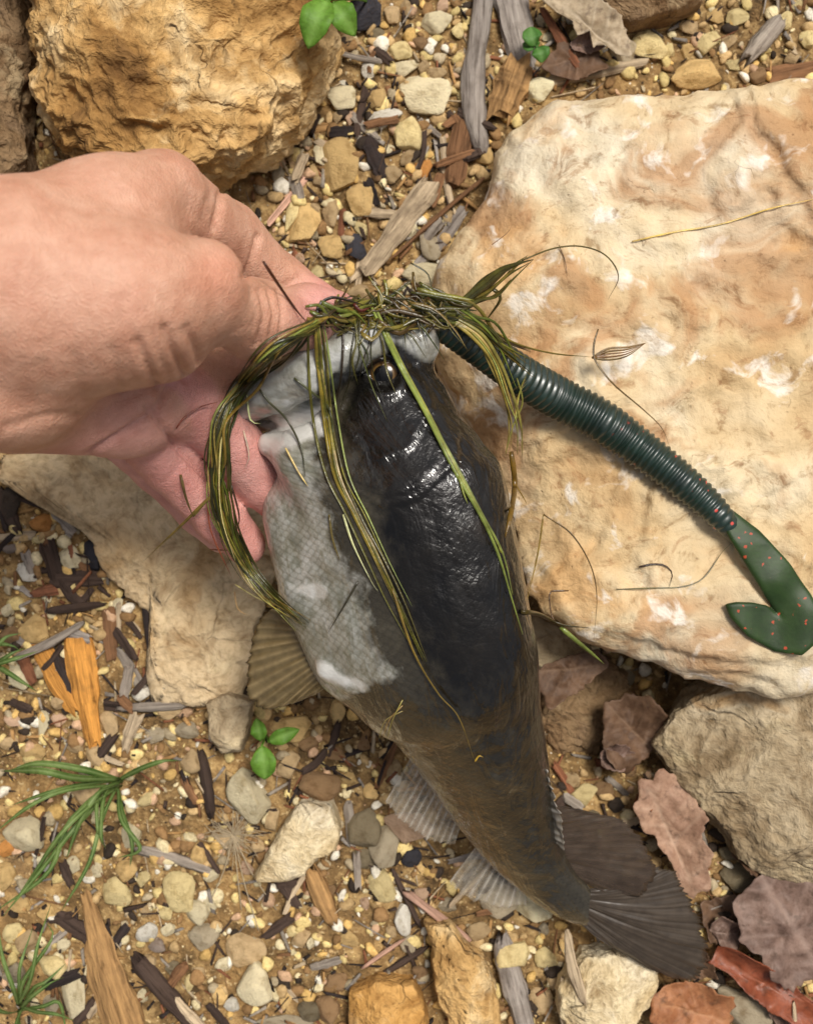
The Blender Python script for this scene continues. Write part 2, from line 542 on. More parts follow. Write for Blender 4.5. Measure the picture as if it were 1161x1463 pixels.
# ------------------------------------------------------------------ big pale slab
SLAB_PX = [(800, 116), (880, 124), (960, 128), (1060, 120), (1161, 116), (1330, 125), (1420, 400), (1390, 800), (1290, 985), (1161, 985),
           (1100, 988), (1040, 975), (980, 968), (900, 938), (840, 920), (775, 890), (738, 850), (715, 780), (690, 690), (660, 600), (628, 510), (610, 440),
           (640, 350), (690, 250), (735, 165)]
def build_slab():
    poly = np.array([P(a, b, 0.085)[:2] for a, b in SLAB_PX])
    h = 0.0028
    pts, n, lo = grid((poly[:, 0].min() - 0.02, poly[:, 1].min() - 0.02, -0.02), (poly[:, 0].max() + 0.02, poly[:, 1].max() + 0.02, 0.15), h)
    xy = pts.reshape(n + (3,))[:, :, 0, :2].reshape(-1, 2)
    warp = np.stack([xy[:, 0] * 22, xy[:, 1] * 22, np.zeros(len(xy))], 1)
    wx = 0.010 * fbm(warp, 4, 21, 0.6); wy = 0.010 * fbm(warp, 4, 31, 0.6)
    d2 = poly_sd(xy[:, 0] + wx, xy[:, 1] + wy, poly)
    c = poly.mean(0)
    ang = np.arctan2(xy[:, 1] - c[1], xy[:, 0] - c[0])
    west = np.clip(np.cos(ang - R(165)), 0, 1)
    south = np.clip(np.cos(ang - R(265)), 0, 1) ** 2
    q = np.stack([xy[:, 0] * 9, xy[:, 1] * 9, np.zeros(len(xy))], 1)
    ztop = 0.104 + 0.012 * fbm(q, 4, 3, 0.55)
    # stepped layers
    st = fbm(np.stack([xy[:, 0] * 11 + 3, xy[:, 1] * 14, np.zeros(len(xy))], 1), 3, 44)
    ztop += 0.0045 * (sstep(-0.02, 0.03, st) + sstep(0.22, 0.26, st) - 1)
    rdg = 1 - np.abs(fbm(np.stack([xy[:, 0] * 20 + xy[:, 1] * 9, xy[:, 1] * 26 - xy[:, 0] * 8, np.zeros(len(xy))], 1), 4, 71, 0.55))
    ztop += 0.006 * (rdg ** 3 - 0.6)
    ztop += 0.003 * fbm(q * 6, 4, 77, 0.6)
    ztop -= west * 0.055 * np.exp(-np.clip(-d2, 0, 1) / 0.035)
    ztop -= (1 - west) * 0.016 * np.exp(-np.clip(-d2, 0, 1) / 0.012)
    nz = n[2]
    z = pts[:, 2]
    D2 = np.repeat(d2, nz); ZT = np.repeat(ztop, nz); SO = np.repeat(south, nz)
    D2 = D2 + SO * 1.35 * np.clip(0.080 - z, 0, 1)
    lay = 0.003 * fbm(np.stack([pts[:, 0] * 30, pts[:, 1] * 30, pts[:, 2] * 160], 1), 2, 8)
    f = smax(D2 + lay, (z - ZT) * 0.9, 0.008)
    f = smax(f, -0.012 - z, 0.002)
    v, fc = surface_nets(f.reshape(n), lo, h)
    v = smooth(v, fc, 1, 0.4)
    nm = normals(v, fc)
    v = v + nm * (0.0016 * fbm(v * 120, 4, 12, 0.6))[:, None]
    ctr = np.array([poly[:, 0].mean(), poly[:, 1].mean(), 0.0])
    me = mk_mesh('limestone_slab', v - ctr, fc)
    o = obj('limestone_slab', me, M_SLAB, label='large pale cream limestone slab with tan blotches, lying under the green rubber worm', cat='rock')
    o.location = ctr
    return v, fc
SLAB_V, SLAB_F = build_slab()

# ------------------------------------------------------------------ rocks
ICO = {}
def ico(sub):
    if sub not in ICO:
        bm = bmesh.new()
        bmesh.ops.create_icosphere(bm, subdivisions=sub, radius=1)
        bm.verts.ensure_lookup_table()
        v = np.array([x.co[:] for x in bm.verts])
        f = np.array([[q.index for q in t.verts] for t in bm.faces])
        bm.free()
        ICO[sub] = (v / np.linalg.norm(v, axis=1, keepdims=True), f)
    return ICO[sub]

def stone_shape(seed, sub=4, planes=9, rough=0.05):
    rng = np.random.default_rng(seed)
    d, f = ico(sub)
    r = np.ones(len(d))
    for _ in range(planes):
        n = rng.normal(size=3); n /= np.linalg.norm(n)
        off = rng.uniform(0.50, 0.86)
        dt = d @ n
        r = smin(r, np.where(dt > 0.05, off / np.maximum(dt, 0.05), 9.0), 0.02)
    r = r * (1 + rough * fbm(d * 2.2 + seed, 3, seed) + rough * 0.35 * fbm(d * 8 + seed, 2, seed + 3))
    v = d * r[:, None]
    mx = np.abs(v).max(0)
    return v / mx, f

def ray_poly(poly, c, th):
    # distance from c to the polygon's outline in direction th
    poly = np.asarray(poly) - c
    dx, dy = np.cos(th), np.sin(th)
    best = np.full(len(th), 1e9)
    m = len(poly)
    for i in range(m):
        a = poly[i]; e = poly[(i + 1) % m] - a
        den = dx * e[1] - dy * e[0]
        den = np.where(np.abs(den) < 1e-12, 1e-12, den)
        t = (a[0] * e[1] - a[1] * e[0]) / den
        u = (a[0] * dy - a[1] * dx) / den
        ok = (t > 0) & (u >= -1e-9) & (u <= 1 + 1e-9)
        best = np.where(ok & (t < best), t, best)
    return np.where(best > 1e8, 0.01, best)

def traced_rock(name, px, top, m, label, sub=5, seed=1, e1=0.55, e2=0.6, rough=0.05, zmid=None, base=-0.015, planes=6, tilt=(0, 0), cut=0.12):
    zmid = top * 0.35 if zmid is None else zmid
    poly = np.array([P(a, b, zmid)[:2] for a, b in px])
    c = poly.mean(0)
    d, f = ico(sub)
    th = np.arctan2(d[:, 1], d[:, 0])
    th2 = th + 0.10 * vnoise(np.stack([np.cos(th) * 4, np.sin(th) * 4, d[:, 2] * 2], 1), seed)
    rr = ray_poly(poly, c, th2)
    hz = np.hypot(d[:, 0], d[:, 1])
    rho = hz ** e1
    zz = np.sign(d[:, 2]) * np.abs(d[:, 2]) ** e2
    hgt = np.where(zz > 0, top - zmid, zmid - base)
    v = np.stack([rr * rho * np.cos(th), rr * rho * np.sin(th), zmid + hgt * zz], 1)
    size = np.sqrt(np.mean(rr ** 2))
    rng = np.random.default_rng(seed)
    # planar breaks on the upper side
    for _ in range(planes):
        a = rng.uniform(0, 2 * math.pi); sl = rng.uniform(0.12, 0.8)
        n = np.array([math.cos(a) * sl, math.sin(a) * sl, 1.0]); n /= np.linalg.norm(n)
        off = (v @ n).max() - rng.uniform(0.02, cut) * (top - base)
        ov = v @ n - off
        v = v - np.clip(ov, 0, None)[:, None] * n * 0.85
    v[:, 2] += (v[:, 0] * tilt[0] + v[:, 1] * tilt[1]) * (zz > 0)
    nm = d
    amp = rough * size
    v = v + nm * (amp * fbm(v / size * 2.4 + seed, 4, seed, 0.55) + amp * 0.3 * fbm(v / size * 11 + seed, 3, seed + 5))[:, None]
    rg = 1 - np.abs(fbm(v / size * 4.5 + seed * 2, 4, seed + 8, 0.6))
    v = v + nm * (amp * 0.8 * (rg ** 2 - 0.6))[:, None]
    ctr = np.array([c[0], c[1], 0.0])
    z0 = gz(c[0], c[1])
    me = mk_mesh(name, v, f)
    o = obj(name, me, m, label=label, cat='rock')
    o.location = (c[0], c[1], z0)
    return o

traced_rock('boulder', [(-20, -160), (150, -200), (420, -170), (520, -60), (478, 60), (440, 150), (400, 210), (340, 262), (250, 285), (160, 270), (105, 225), (62, 150), (78, 100), (60, 20)],
            0.13, M_BOULD, 'big lumpy ochre brown boulder on the ground behind the wrist', sub=7, seed=4, rough=0.11, e1=0.6, e2=0.7, planes=9)
traced_rock('boulder', [(-190, -40), (-60, -80), (20, -20), (38, 60), (20, 160), (40, 230), (-30, 280), (-180, 250)],
            0.07, M_BROWN, 'dark brown earthy rock beside the ochre boulder at the wrist', sub=6, seed=9, rough=0.10)
traced_rock('boulder', [(932, 1068), (960, 1020), (990, 985), (1060, 955), (1161, 945), (1320, 980), (1340, 1280), (1230, 1300), (1130, 1260), (1062, 1238), (1015, 1170), (965, 1120)],
            0.062, M_GREYB, 'grey tan boulder with ochre streaks tucked under the slab edge', sub=7, seed=14, rough=0.05, e1=0.4, e2=0.5, planes=12, tilt=(0.15, 0.1), cut=0.30)
traced_rock('flat_stone', [(5, 668), (60, 640), (140, 600), (280, 600), (400, 700), (396, 800), (380, 860), (368, 920), (350, 990), (300, 1003), (232, 1000), (216, 950), (218, 880), (168, 830), (150, 800), (112, 745), (50, 705)],
            0.016, M_PAVE, 'flat sandy stone half buried in soil below the fingers', sub=7, seed=22, rough=0.06, e1=0.45, e2=0.4, planes=3)
traced_rock('rock', [(300, 1000), (330, 985), (362, 1000), (358, 1040), (350, 1068), (322, 1072), (304, 1050)],
            0.034, M_GREYB, 'grey angular stone beside the seedling under the brown fin', sub=5, seed=23, rough=0.06)
traced_rock('rock', [(366, 1247), (381, 1217), (402, 1181), (421, 1154), (433, 1143), (478, 1146), (486, 1181), (481, 1208), (454, 1220), (436, 1244), (403, 1253), (370, 1252)],
            0.030, M_QUARTZ, 'flat tan limestone piece with ragged corners, beside the dry root tuft', sub=6, seed=27, rough=0.035, e1=0.35, e2=0.35, planes=3)
traced_rock('rock', [(795, 1440), (793, 1402), (830, 1355), (895, 1348), (934, 1374), (938, 1406), (908, 1440), (886, 1475), (820, 1480)],
            0.042, M_QUARTZ, 'pale crusty stone with glinting edges under the tip of the tail', sub=6, seed=31, rough=0.07, planes=8)
traced_rock('rock', [(770, 985), (800, 950), (850, 935), (900, 965), (920, 1010), (895, 1060), (850, 1095), (795, 1092), (768, 1050)],
            0.030, M_BROWN, 'dull brown crumbly stone in the hollow beneath the slab edge', sub=6, seed=35, rough=0.13)
traced_rock('rock', [(742, 905), (765, 880), (815, 900), (848, 930), (820, 975), (785, 985), (760, 950)],
            0.045, M_GREYB, 'tan wedge of stone propping the slab beside the fish', sub=5, seed=36, rough=0.08)
traced_rock('rock', [(500, 1410), (540, 1392), (590, 1396), (608, 1430), (612, 1480), (500, 1490)],
            0.030, boulder_material('rusty_stone', [C(150, 110, 60), C(192, 146, 82), C(216, 172, 108), C(200, 154, 92)], 1.6, 0.8, 0.2, 0.3),
            'rusty orange block of stone in the gravel below the white pebble', sub=5, seed=39, rough=0.05)
traced_rock('rock', [(610, 1312), (640, 1316), (688, 1362), (712, 1425), (718, 1480), (655, 1485), (622, 1410)],
            0.034, M_BOULD, 'long ochre stone with brown streaks beside the pink twig', sub=6, seed=41, rough=0.08, planes=8)
traced_rock('rock', [(800, -60), (1010, -60), (1000, 5), (960, 26), (900, 38), (850, 26), (818, 4)],
            0.05, M_BROWN, 'smooth brown rock behind the dried oak leaf', sub=5, seed=45, rough=0.04)

# ------------------------------------------------------------------ loose stones
PAL = {'cream': (246, 230, 186), 'white': (250, 243, 226), 'yellow': (242, 218, 152), 'ochre': (236, 196, 124), 'tan': (212, 180, 130),
       'brown': (158, 124, 84), 'grey': (190, 174, 144), 'olive': (138, 124, 96), 'dark': (66, 56, 48), 'blue': (66, 66, 74),
       'pink': (218, 180, 146), 'orange': (222, 150, 66), 'lav': (166, 148, 134)}
NAMES = {'cream': 'pale cream stone chip', 'white': 'whitish stone chip', 'yellow': 'butter yellow stone chip', 'ochre': 'ochre stone chip', 'tan': 'tan stone chip',
         'brown': 'brown stone chip', 'grey': 'dull grey stone chip', 'olive': 'olive grey stone chip', 'dark': 'blackish stone chip', 'blue': 'slate dark stone chip',
         'pink': 'pinkish stone chip', 'orange': 'orange stone chip', 'lav': 'mauve grey stone chip'}
STONES = []
for i in range(18):
    v, f = stone_shape(100 + i, 4, 11 + i % 6, 0.045)
    me = mk_mesh('stone_shape', v, f)
    me.materials.append(M_STONE)
    STONES.append(me)

LAND = [(611, 139, 'the oblong cream stone by the driftwood'), (437, 324, 'the bright ochre stone near the index finger'), (488, 241, 'the lumpy ochre stone'), (566, 330, 'the split weathered wood chip'),
        (525, 18, 'the dark slate stone by the seedling'), (624, 34, 'the top of the grey driftwood'), (927, 67, 'the oak leaf tip'), (995, 105, 'the flat ochre stone behind the slab'), (1089, 60, 'the blue grey stick end'),
        (64, 745, 'the rusty orange stone'), (100, 799, 'the dark bark scraps'), (55, 895, 'the crumbly ochre stone'), (120, 975, 'the long orange bark chip'), (220, 1008, 'the mauve grey stick'), (43, 1185, 'the squarish cream stone'),
        (155, 1110, 'the grass tuft'), (170, 1273, 'the round yellow stone'), (150, 1400, 'the long tan bark strip'), (109, 1419, 'the tall cream stone'), (261, 1271, 'the knobbly pale yellow stone'), (335, 1192, 'the dry root tuft'),
        (426, 1200, 'the flat tan limestone piece'), (378, 1070, 'the seedling below the fin'), (516, 1181, 'the olive grey stone'), (583, 1178, 'the clear fin'), (577, 1309, 'the chalk white pebble'), (369, 1400, 'the round pitted cream stone'),
        (553, 1440, 'the rusty orange block'), (663, 1390, 'the long ochre stone'), (865, 1410, 'the pale crusty stone'), (986, 1434, 'the orange brown leaf'), (960, 1190, 'the pinkish tan leaf'), (1113, 1319, 'the purple brown leaf'),
        (845, 1020, 'the crumbly brown stone in the hollow'), (470, 1040, 'the brown pleated fin'), (80, 60, 'the ochre boulder'), (60, 650, 'the flat sandy stone'), (20, 1330, 'the sprawling grass tuft')]
rs = random.Random(7)
OCC = []
def stone(px, py, L, W, ang, col, label=None, hk=None, lift=0.0, name='stone'):
    z = 0.006
    hk = hk if hk else rs.uniform(0.55, 0.8)
    a = S(L, z) / 2; b = S(W, z) / 2
    h = min(a, b) * hk
    p = PG(px, py, 0.0)
    o = bpy.data.objects.new(name, rs.choice(STONES))
    COL.objects.link(o)
    o.scale = (a * 1.05, b * 1.05, h)
    o.location = (p[0], p[1], p[2] + h * 0.45 + lift)
    o.rotation_euler = (rs.uniform(-0.15, 0.15), rs.uniform(-0.15, 0.15), R(ang))
    c = PAL[col]
    j = rs.uniform(0.88, 1.06)
    l = lin([min(255, q * j) for q in c])
    lum = 0.3 * l[0] + 0.6 * l[1] + 0.1 * l[2]
    l = [q * 0.90 + lum * 0.10 for q in l]
    o.color = (l[0], l[1], l[2], 1)
    if label:
        o['label'] = label
    else:
        lm = min(LAND, key=lambda q: (q[0] - px) ** 2 + (q[1] - py) ** 2)[2]
        o['label'] = ('larger ' if max(L, W) > 29 else 'small ') + NAMES[col] + ' near ' + lm
        o['group'] = 'loose ' + NAMES[col] + 's near ' + lm
    o['category'] = 'stone'
    OCC.append((p[0], p[1], max(a, b)))
    return o

big = [
 (611, 139, 88, 56, -10, 'cream', 'large oblong cream stone with thin dark cracks beside the grey driftwood stick'),
 (602, 391, 66, 48, -15, 'cream', 'angular cream stone block next to the weed tangle at the fish mouth'),
 (437, 324, 44, 66, -20, 'ochre', 'bright ochre flat stone next to the bent index finger'),
 (488, 241, 58, 82, 0, 'ochre', 'lumpy ochre stone cluster beside the dark slate flake'),
 (579, 194, 44, 54, 20, 'yellow', 'yellow wedge of stone below the large oblong cream stone'),
 (491, 141, 48, 34, 5, 'cream', 'triangular cream stone beside the dark upright splinter'),
 (548, 171, 54, 28, 8, 'white', 'white sliver of stone just below the oblong cream stone'),
 (531, 94, 24, 42, -25, 'white', 'oval white pebble standing by the dark soil patch'),
 (624, 34, 44, 34, 10, 'cream', 'rounded cream stone touching the top of the grey driftwood stick'),
 (605, 243, 30, 28, 0, 'orange', 'round bright orange pebble above the split wood chip'),
 (768, 130, 46, 36, 10, 'cream', 'cream stone wedged between brown wood chunk and slab corner'),
 (927, 67, 52, 48, 0, 'yellow', 'knobbly yellow stone beside the dried oak leaf tip'),
 (995, 105, 80, 48, 10, 'ochre', 'flat ochre stone against the back edge of the slab'),
 (1008, 63, 32, 40, -25, 'yellow', 'upright yellow chip above the flat ochre stone'),
 (64, 745, 38, 30, 0, 'orange', 'rusty orange stone beside the flat sandy stone'),
 (100, 799, 34, 36, 20, 'cream', 'cream lump resting among dark bark by the flat sandy stone'),
 (40, 818, 32, 32, 10, 'white', 'white angular pebble beside the dark bark scraps'),
 (55, 895, 50, 46, 0, 'ochre', 'crumbly ochre stone at the head of the orange bark chips'),
 (43, 1185, 64, 56, -10, 'cream', 'squarish cream stone under the grass blades'),
 (170, 1273, 44, 44, 0, 'yellow', 'round yellow stone above the long tan bark strip'),
 (210, 1330, 34, 28, 20, 'white', 'white pebble beside the long tan bark strip'),
 (109, 1419, 36, 76, 10, 'cream', 'tall cream stone standing left alongside the long tan bark strip'),
 (261, 1271, 54, 56, 0, 'yellow', 'knobbly pale yellow stone below the mauve grey splinter'),
 (293, 1337, 42, 38, 0, 'grey', 'grey stone with flat top below the knobbly yellow stone'),
 (360, 1136, 62, 84, 25, 'cream', 'cracked cream stone directly under the seedling leaf'),
 (454, 1118, 64, 48, -15, 'brown', 'brown stone shaded by the fish between seedling and belly'),
 (516, 1181, 54, 62, 20, 'olive', 'olive grey stone right of the flat tan limestone piece'),
 (550, 1208, 46, 62, -20, 'grey', 'grey stone leaning on the olive grey stone'),
 (583, 1178, 74, 50, -35, 'pink', 'smooth pinkish tan stone under the clear fin'),
 (544, 1268, 38, 50, 20, 'yellow', 'butter coloured stone beside the white pebble with grey cap'),
 (577, 1309, 28, 52, 5, 'white', 'chalk white pebble beside the pink twig'),
 (352, 1355, 58, 50, -20, 'tan', 'tan square stone above the round cream stone'),
 (369, 1400, 56, 64, 0, 'cream', 'round pitted cream stone in the gravel'),
 (405, 1460, 84, 26, -8, 'grey', 'long grey stone below the round pitted cream stone'),
 (553, 1440, 20, 20, 0, 'ochre', None),
 (736, 1359, 56, 62, -30, 'yellow', 'flat yellowish plate of stone beside the pale crusty stone'),
 (716, 1283, 62, 52, 0, 'grey', 'grey flat stone below the caudal stalk of the fish'),
 (760, 1292, 66, 40, -30, 'cream', 'cream plate of stone partly under the fish tail'),
 (830, 1135, 44, 34, 0, 'yellow', 'small glowing yellow stone between dorsal fin and slab hollow'),
 (525, 18, 62, 60, 0, 'blue', 'dark slate stone behind the two leafed seedling'),
 (509, 355, 30, 40, 10, 'blue', 'dark blue grey pebble beside the split wood chip'),
 (16, 723, 32, 60, 5, 'dark', 'dark upright stone beside the flat sandy stone'),
 (135, 790, 30, 50, 10, 'blue', 'dark grey stone against the flat sandy stone edge'),
 (587, 1223, 30, 28, 0, 'blue', 'dark blue grey pebble under the clear fin'),
 (1060, 1251, 64, 40, 10, 'olive', 'flat olive stone between pink leaf and purple brown leaf'),
 (1060, 1440, 90, 50, -20, 'grey', 'smooth grey stone under the red leaf'),
]
for b in big:
    stone(*b)
small = [
 (584, 15, 22, 28, 10, 'tan'), (561, 23, 26, 26, 0, 'tan'), (655, 44, 22, 26, 0, 'yellow'), (575, 75, 38, 26, 0, 'yellow'), (551, 92, 16, 38, -10, 'tan'),
 (578, 99, 42, 26, 5, 'cream'), (539, 143, 32, 30, 0, 'ochre'), (605, 191, 26, 22, 0, 'tan'), (482, 169, 20, 20, 0, 'tan'), (501, 170, 24, 24, 0, 'pink'),
 (457, 222, 22, 34, -5, 'cream'), (498, 212, 20, 20, 0, 'ochre'), (624, 106, 28, 20, 0, 'tan'), (607, 96, 20, 24, 0, 'tan'), (659, 134, 12, 24, 0, 'yellow'),
 (656, 83, 16, 22, 0, 'tan'), (517, 288, 46, 48, 0, 'ochre'), (417, 308, 24, 54, -15, 'yellow'), (474, 306, 26, 42, 0, 'tan'), (457, 257, 20, 22, 0, 'tan'),
 (470, 355, 38, 36, 0, 'ochre'), (455, 391, 24, 32, 0, 'yellow'), (429, 368, 18, 18, 0, 'pink'), (584, 414, 24, 14, 0, 'cream'), (612, 352, 30, 46, 25, 'grey'),
 (516, 417, 38, 28, 0, 'tan'), (533, 290, 20, 24, 0, 'tan'), (945, 36, 30, 26, 0, 'ochre'), (956, 74, 20, 20, 0, 'yellow'), (1053, 27, 34, 26, 10, 'yellow'),
 (1142, 8, 28, 22, 0, 'yellow'), (1154, 56, 28, 28, 0, 'yellow'), (1021, 25, 26, 22, 0, 'ochre'), (980, 40, 30, 26, 0, 'tan'), (965, 20, 22, 22, 0, 'ochre'),
 (1084, 108, 32, 26, 0, 'brown'), (1130, 84, 26, 22, 0, 'tan'), (1120, 30, 26, 30, 0, 'yellow'), (1040, 60, 22, 20, 0, 'tan'), (1046, 94, 26, 20, 0, 'yellow'),
 (980, 75, 22, 26, 0, 'ochre'), (61, 768, 24, 18, 0, 'yellow'), (70, 853, 18, 16, 0, 'cream'), (170, 861, 20, 20, 0, 'cream'), (154, 848, 18, 18, 0, 'ochre'),
 (33, 965, 44, 34, -25, 'cream'), (63, 1033, 18, 44, -10, 'cream'), (23, 1028, 34, 18, 0, 'pink'), (203, 990, 30, 22, 0, 'white'), (194, 1043, 28, 22, -20, 'cream'),
 (224, 1051, 34, 24, 10, 'grey'), (189, 969, 16, 22, 0, 'ochre'), (160, 1035, 30, 42, 15, 'tan'), (182, 1243, 32, 32, 0, 'ochre'), (284, 1302, 38, 36, 0, 'cream'),
 (243, 1325, 24, 22, 0, 'cream'), (287, 1217, 28, 36, 10, 'ochre'), (304, 1248, 28, 20, 15, 'cream'), (227, 1348, 28, 22, 0, 'lav'), (271, 1404, 18, 30, 0, 'yellow'),
 (313, 1421, 26, 30, 0, 'ochre'), (26, 1387, 40, 30, 0, 'grey'), (8, 1251, 34, 44, 0, 'ochre'), (14, 1208, 30, 30, 0, 'orange'), (389, 1170, 24, 34, 10, 'tan'),
 (412, 1093, 34, 40, 0, 'tan'), (522, 1226, 38, 30, 0, 'olive'), (602, 1241, 16, 20, 0, 'ochre'), (482, 1018, 24, 40, -5, 'ochre'), (276, 1084, 32, 38, 0, 'tan'),
 (333, 1432, 24, 24, 0, 'white'), (407, 1427, 24, 32, 0, 'ochre'), (585, 1345, 28, 30, 0, 'grey'), (780, 1367, 34, 32, 0, 'yellow'), (20, 784, 34, 14, 5, 'lav'),
 (320, 1200, 20, 22, 0, 'tan'), (210, 1300, 22, 20, 0, 'tan'), (240, 1300, 24, 26, 0, 'yellow'), (205, 1255, 24, 24, 0, 'yellow'), (215, 1375, 20, 26, 0, 'tan'),
 (300, 1290, 22, 24, 0, 'cream'), (250, 1380, 26, 22, 0, 'olive'), (285, 1390, 22, 20, 0, 'tan'), (320, 1375, 26, 22, 0, 'cream'), (430, 1340, 28, 26, 0, 'tan'),
 (445, 1345, 14, 20, 0, 'cream'), (420, 1330, 20, 18, 0, 'yellow'), (480, 1400, 34, 30, 0, 'brown'), (470, 1440, 36, 40, 0, 'brown'), (440, 1445, 34, 30, 0, 'olive'),
 (532, 1330, 16, 14, 0, 'cream'), (520, 1290, 14, 18, 0, 'pink'), (470, 1270, 20, 18, 0, 'brown'), (500, 1340, 30, 24, 0, 'ochre'), (310, 1325, 26, 24, 0, 'cream'),
 (140, 1240, 22, 26, 0, 'cream'), (108, 1235, 22, 26, 15, 'cream'), (70, 1236, 18, 18, 0, 'white'), (60, 1225, 24, 20, 0, 'cream'), (125, 1250, 16, 24, 0, 'tan'),
 (30, 1290, 34, 26, 0, 'ochre'), (45, 1340, 40, 40, 0, 'tan'), (70, 1300, 30, 24, 0, 'ochre'), (80, 1380, 40, 34, 0, 'yellow'), (20, 1330, 30, 30, 0, 'yellow'),
 (130, 1385, 22, 24, 0, 'cream'), (90, 1350, 24, 22, 0, 'cream'), (75, 1435, 26, 34, 0, 'grey'), (100, 1370, 16, 18, 0, 'yellow'), (205, 1420, 18, 22, 0, 'cream'),
 (15, 870, 22, 22, 0, 'cream'), (20, 905, 34, 30, 0, 'brown'), (90, 1000, 30, 26, 0, 'tan'), (50, 1075, 40, 26, 0, 'ochre'), (110, 1065, 26, 22, 0, 'tan'),
 (85, 1028, 26, 20, 0, 'pink'), (240, 1015, 44, 26, 0, 'tan'), (270, 1040, 40, 28, 0, 'grey'), (15, 1060, 26, 22, 0, 'tan'), (140, 1080, 30, 30, 0, 'tan'),
 (560, 1330, 18, 16, 0, 'tan'), (640, 1290, 30, 24, 0, 'grey'), (600, 1275, 24, 20, 0, 'pink'), (680, 1330, 40, 30, 0, 'tan'), (600, 1390, 24, 24, 0, 'brown'),
 (770, 1430, 36, 40, 0, 'tan'), (790, 1400, 26, 26, 0, 'tan'), (930, 1440, 30, 26, 0, 'brown'), (960, 1110, 26, 22, 0, 'brown'), (900, 1100, 24, 20, 0, 'brown'),
 (860, 1130, 30, 26, 0, 'brown'), (815, 1115, 24, 22, 0, 'tan'), (845, 1165, 34, 26, 0, 'olive'), (880, 1150, 24, 24, 0, 'dark'), (1040, 1300, 34, 26, 0, 'dark'),
 (1030, 1190, 40, 24, -20, 'dark'), (1050, 1215, 50, 30, -10, 'olive'), (1130, 1300, 30, 30, 0, 'brown'), (480, 1075, 30, 24, 0, 'brown'), (500, 1110, 24, 20, 0, 'ochre'),
 (520, 1060, 26, 22, 0, 'brown'), (530, 1130, 22, 24, 0, 'ochre'), (445, 1060, 36, 26, 0, 'brown'), (420, 1040, 60, 40, 0, 'ochre'), (560, 1100, 26, 30, 0, 'tan'),
 (95, 640, 20, 16, 0, 'yellow'), (40, 665, 18, 16, 0, 'cream'), (60, 40, 30, 34, 0, 'tan'), (50, 90, 26, 24, 0, 'brown'), (95, 20, 22, 24, 0, 'cream'),
 (450, 300, 18, 18, 0, 'tan'), (400, 250, 22, 30, 0, 'grey'), (420, 230, 18, 26, 0, 'tan'), (440, 205, 24, 14, 0, 'tan'), (520, 205, 26, 20, 0, 'dark'),
 (470, 70, 24, 18, 0, 'brown'), (500, 60, 28, 20, -30, 'tan'), (540, 50, 22, 18, 0, 'olive'), (600, 65, 26, 20, 0, 'brown'), (640, 70, 18, 22, 0, 'brown'),
 (560, 250, 30, 26, 0, 'tan'), (585, 225, 36, 22, 30, 'tan'), (555, 215, 18, 16, 0, 'cream'), (540, 250, 20, 24, 0, 'brown'), (640, 310, 18, 24, 0, 'tan'),
]
for s in small:
    stone(*s)

# footprints that loose debris must avoid
FOOT = [np.array([P(a, b, 0.03)[:2] for a, b in poly]) for poly in (
    SLAB_PX, [(-20, -160), (420, -170), (520, -60), (478, 60), (400, 210), (250, 285), (105, 225), (62, 150), (60, 20)],
    [(932, 1068), (990, 985), (1161, 945), (1320, 980), (1340, 1280), (1062, 1238), (965, 1120)],
    [(5, 668), (140, 600), (280, 600), (400, 700), (380, 860), (350, 990), (232, 1000), (216, 950), (218, 880), (112, 745)])]
def free(x, y, pad=0.0):
    ok = np.ones(len(x), bool)
    for f in FOOT:
        ok &= poly_sd(x, y, f) > pad
    return ok

# further loose stones, inside and around the frame
rng = np.random.default_rng(5)
cand = np.stack([rng.uniform(-0.46, 0.46, 900), rng.uniform(-0.52, 0.52, 900)], 1)
cand = cand[free(cand[:, 0], cand[:, 1], 0.008)]
keys = ['cream', 'yellow', 'tan', 'tan', 'ochre', 'ochre', 'brown', 'grey', 'pink', 'yellow', 'cream', 'olive', 'white']
left = 108
for (x, y) in cand:
    if left == 0: break
    L = rng.uniform(18, 44)
    r = S(L, 0) / 2
    if any((x - a) ** 2 + (y - b) ** 2 < (0.75 * (c + r)) ** 2 for a, b, c in OCC): continue
    px = x / H * F + CX; py = CY - y / H * F
    stone(px, py, L, L * rng.uniform(0.6, 1.0), rng.uniform(0, 180), keys[rng.integers(len(keys))])
    left -= 1

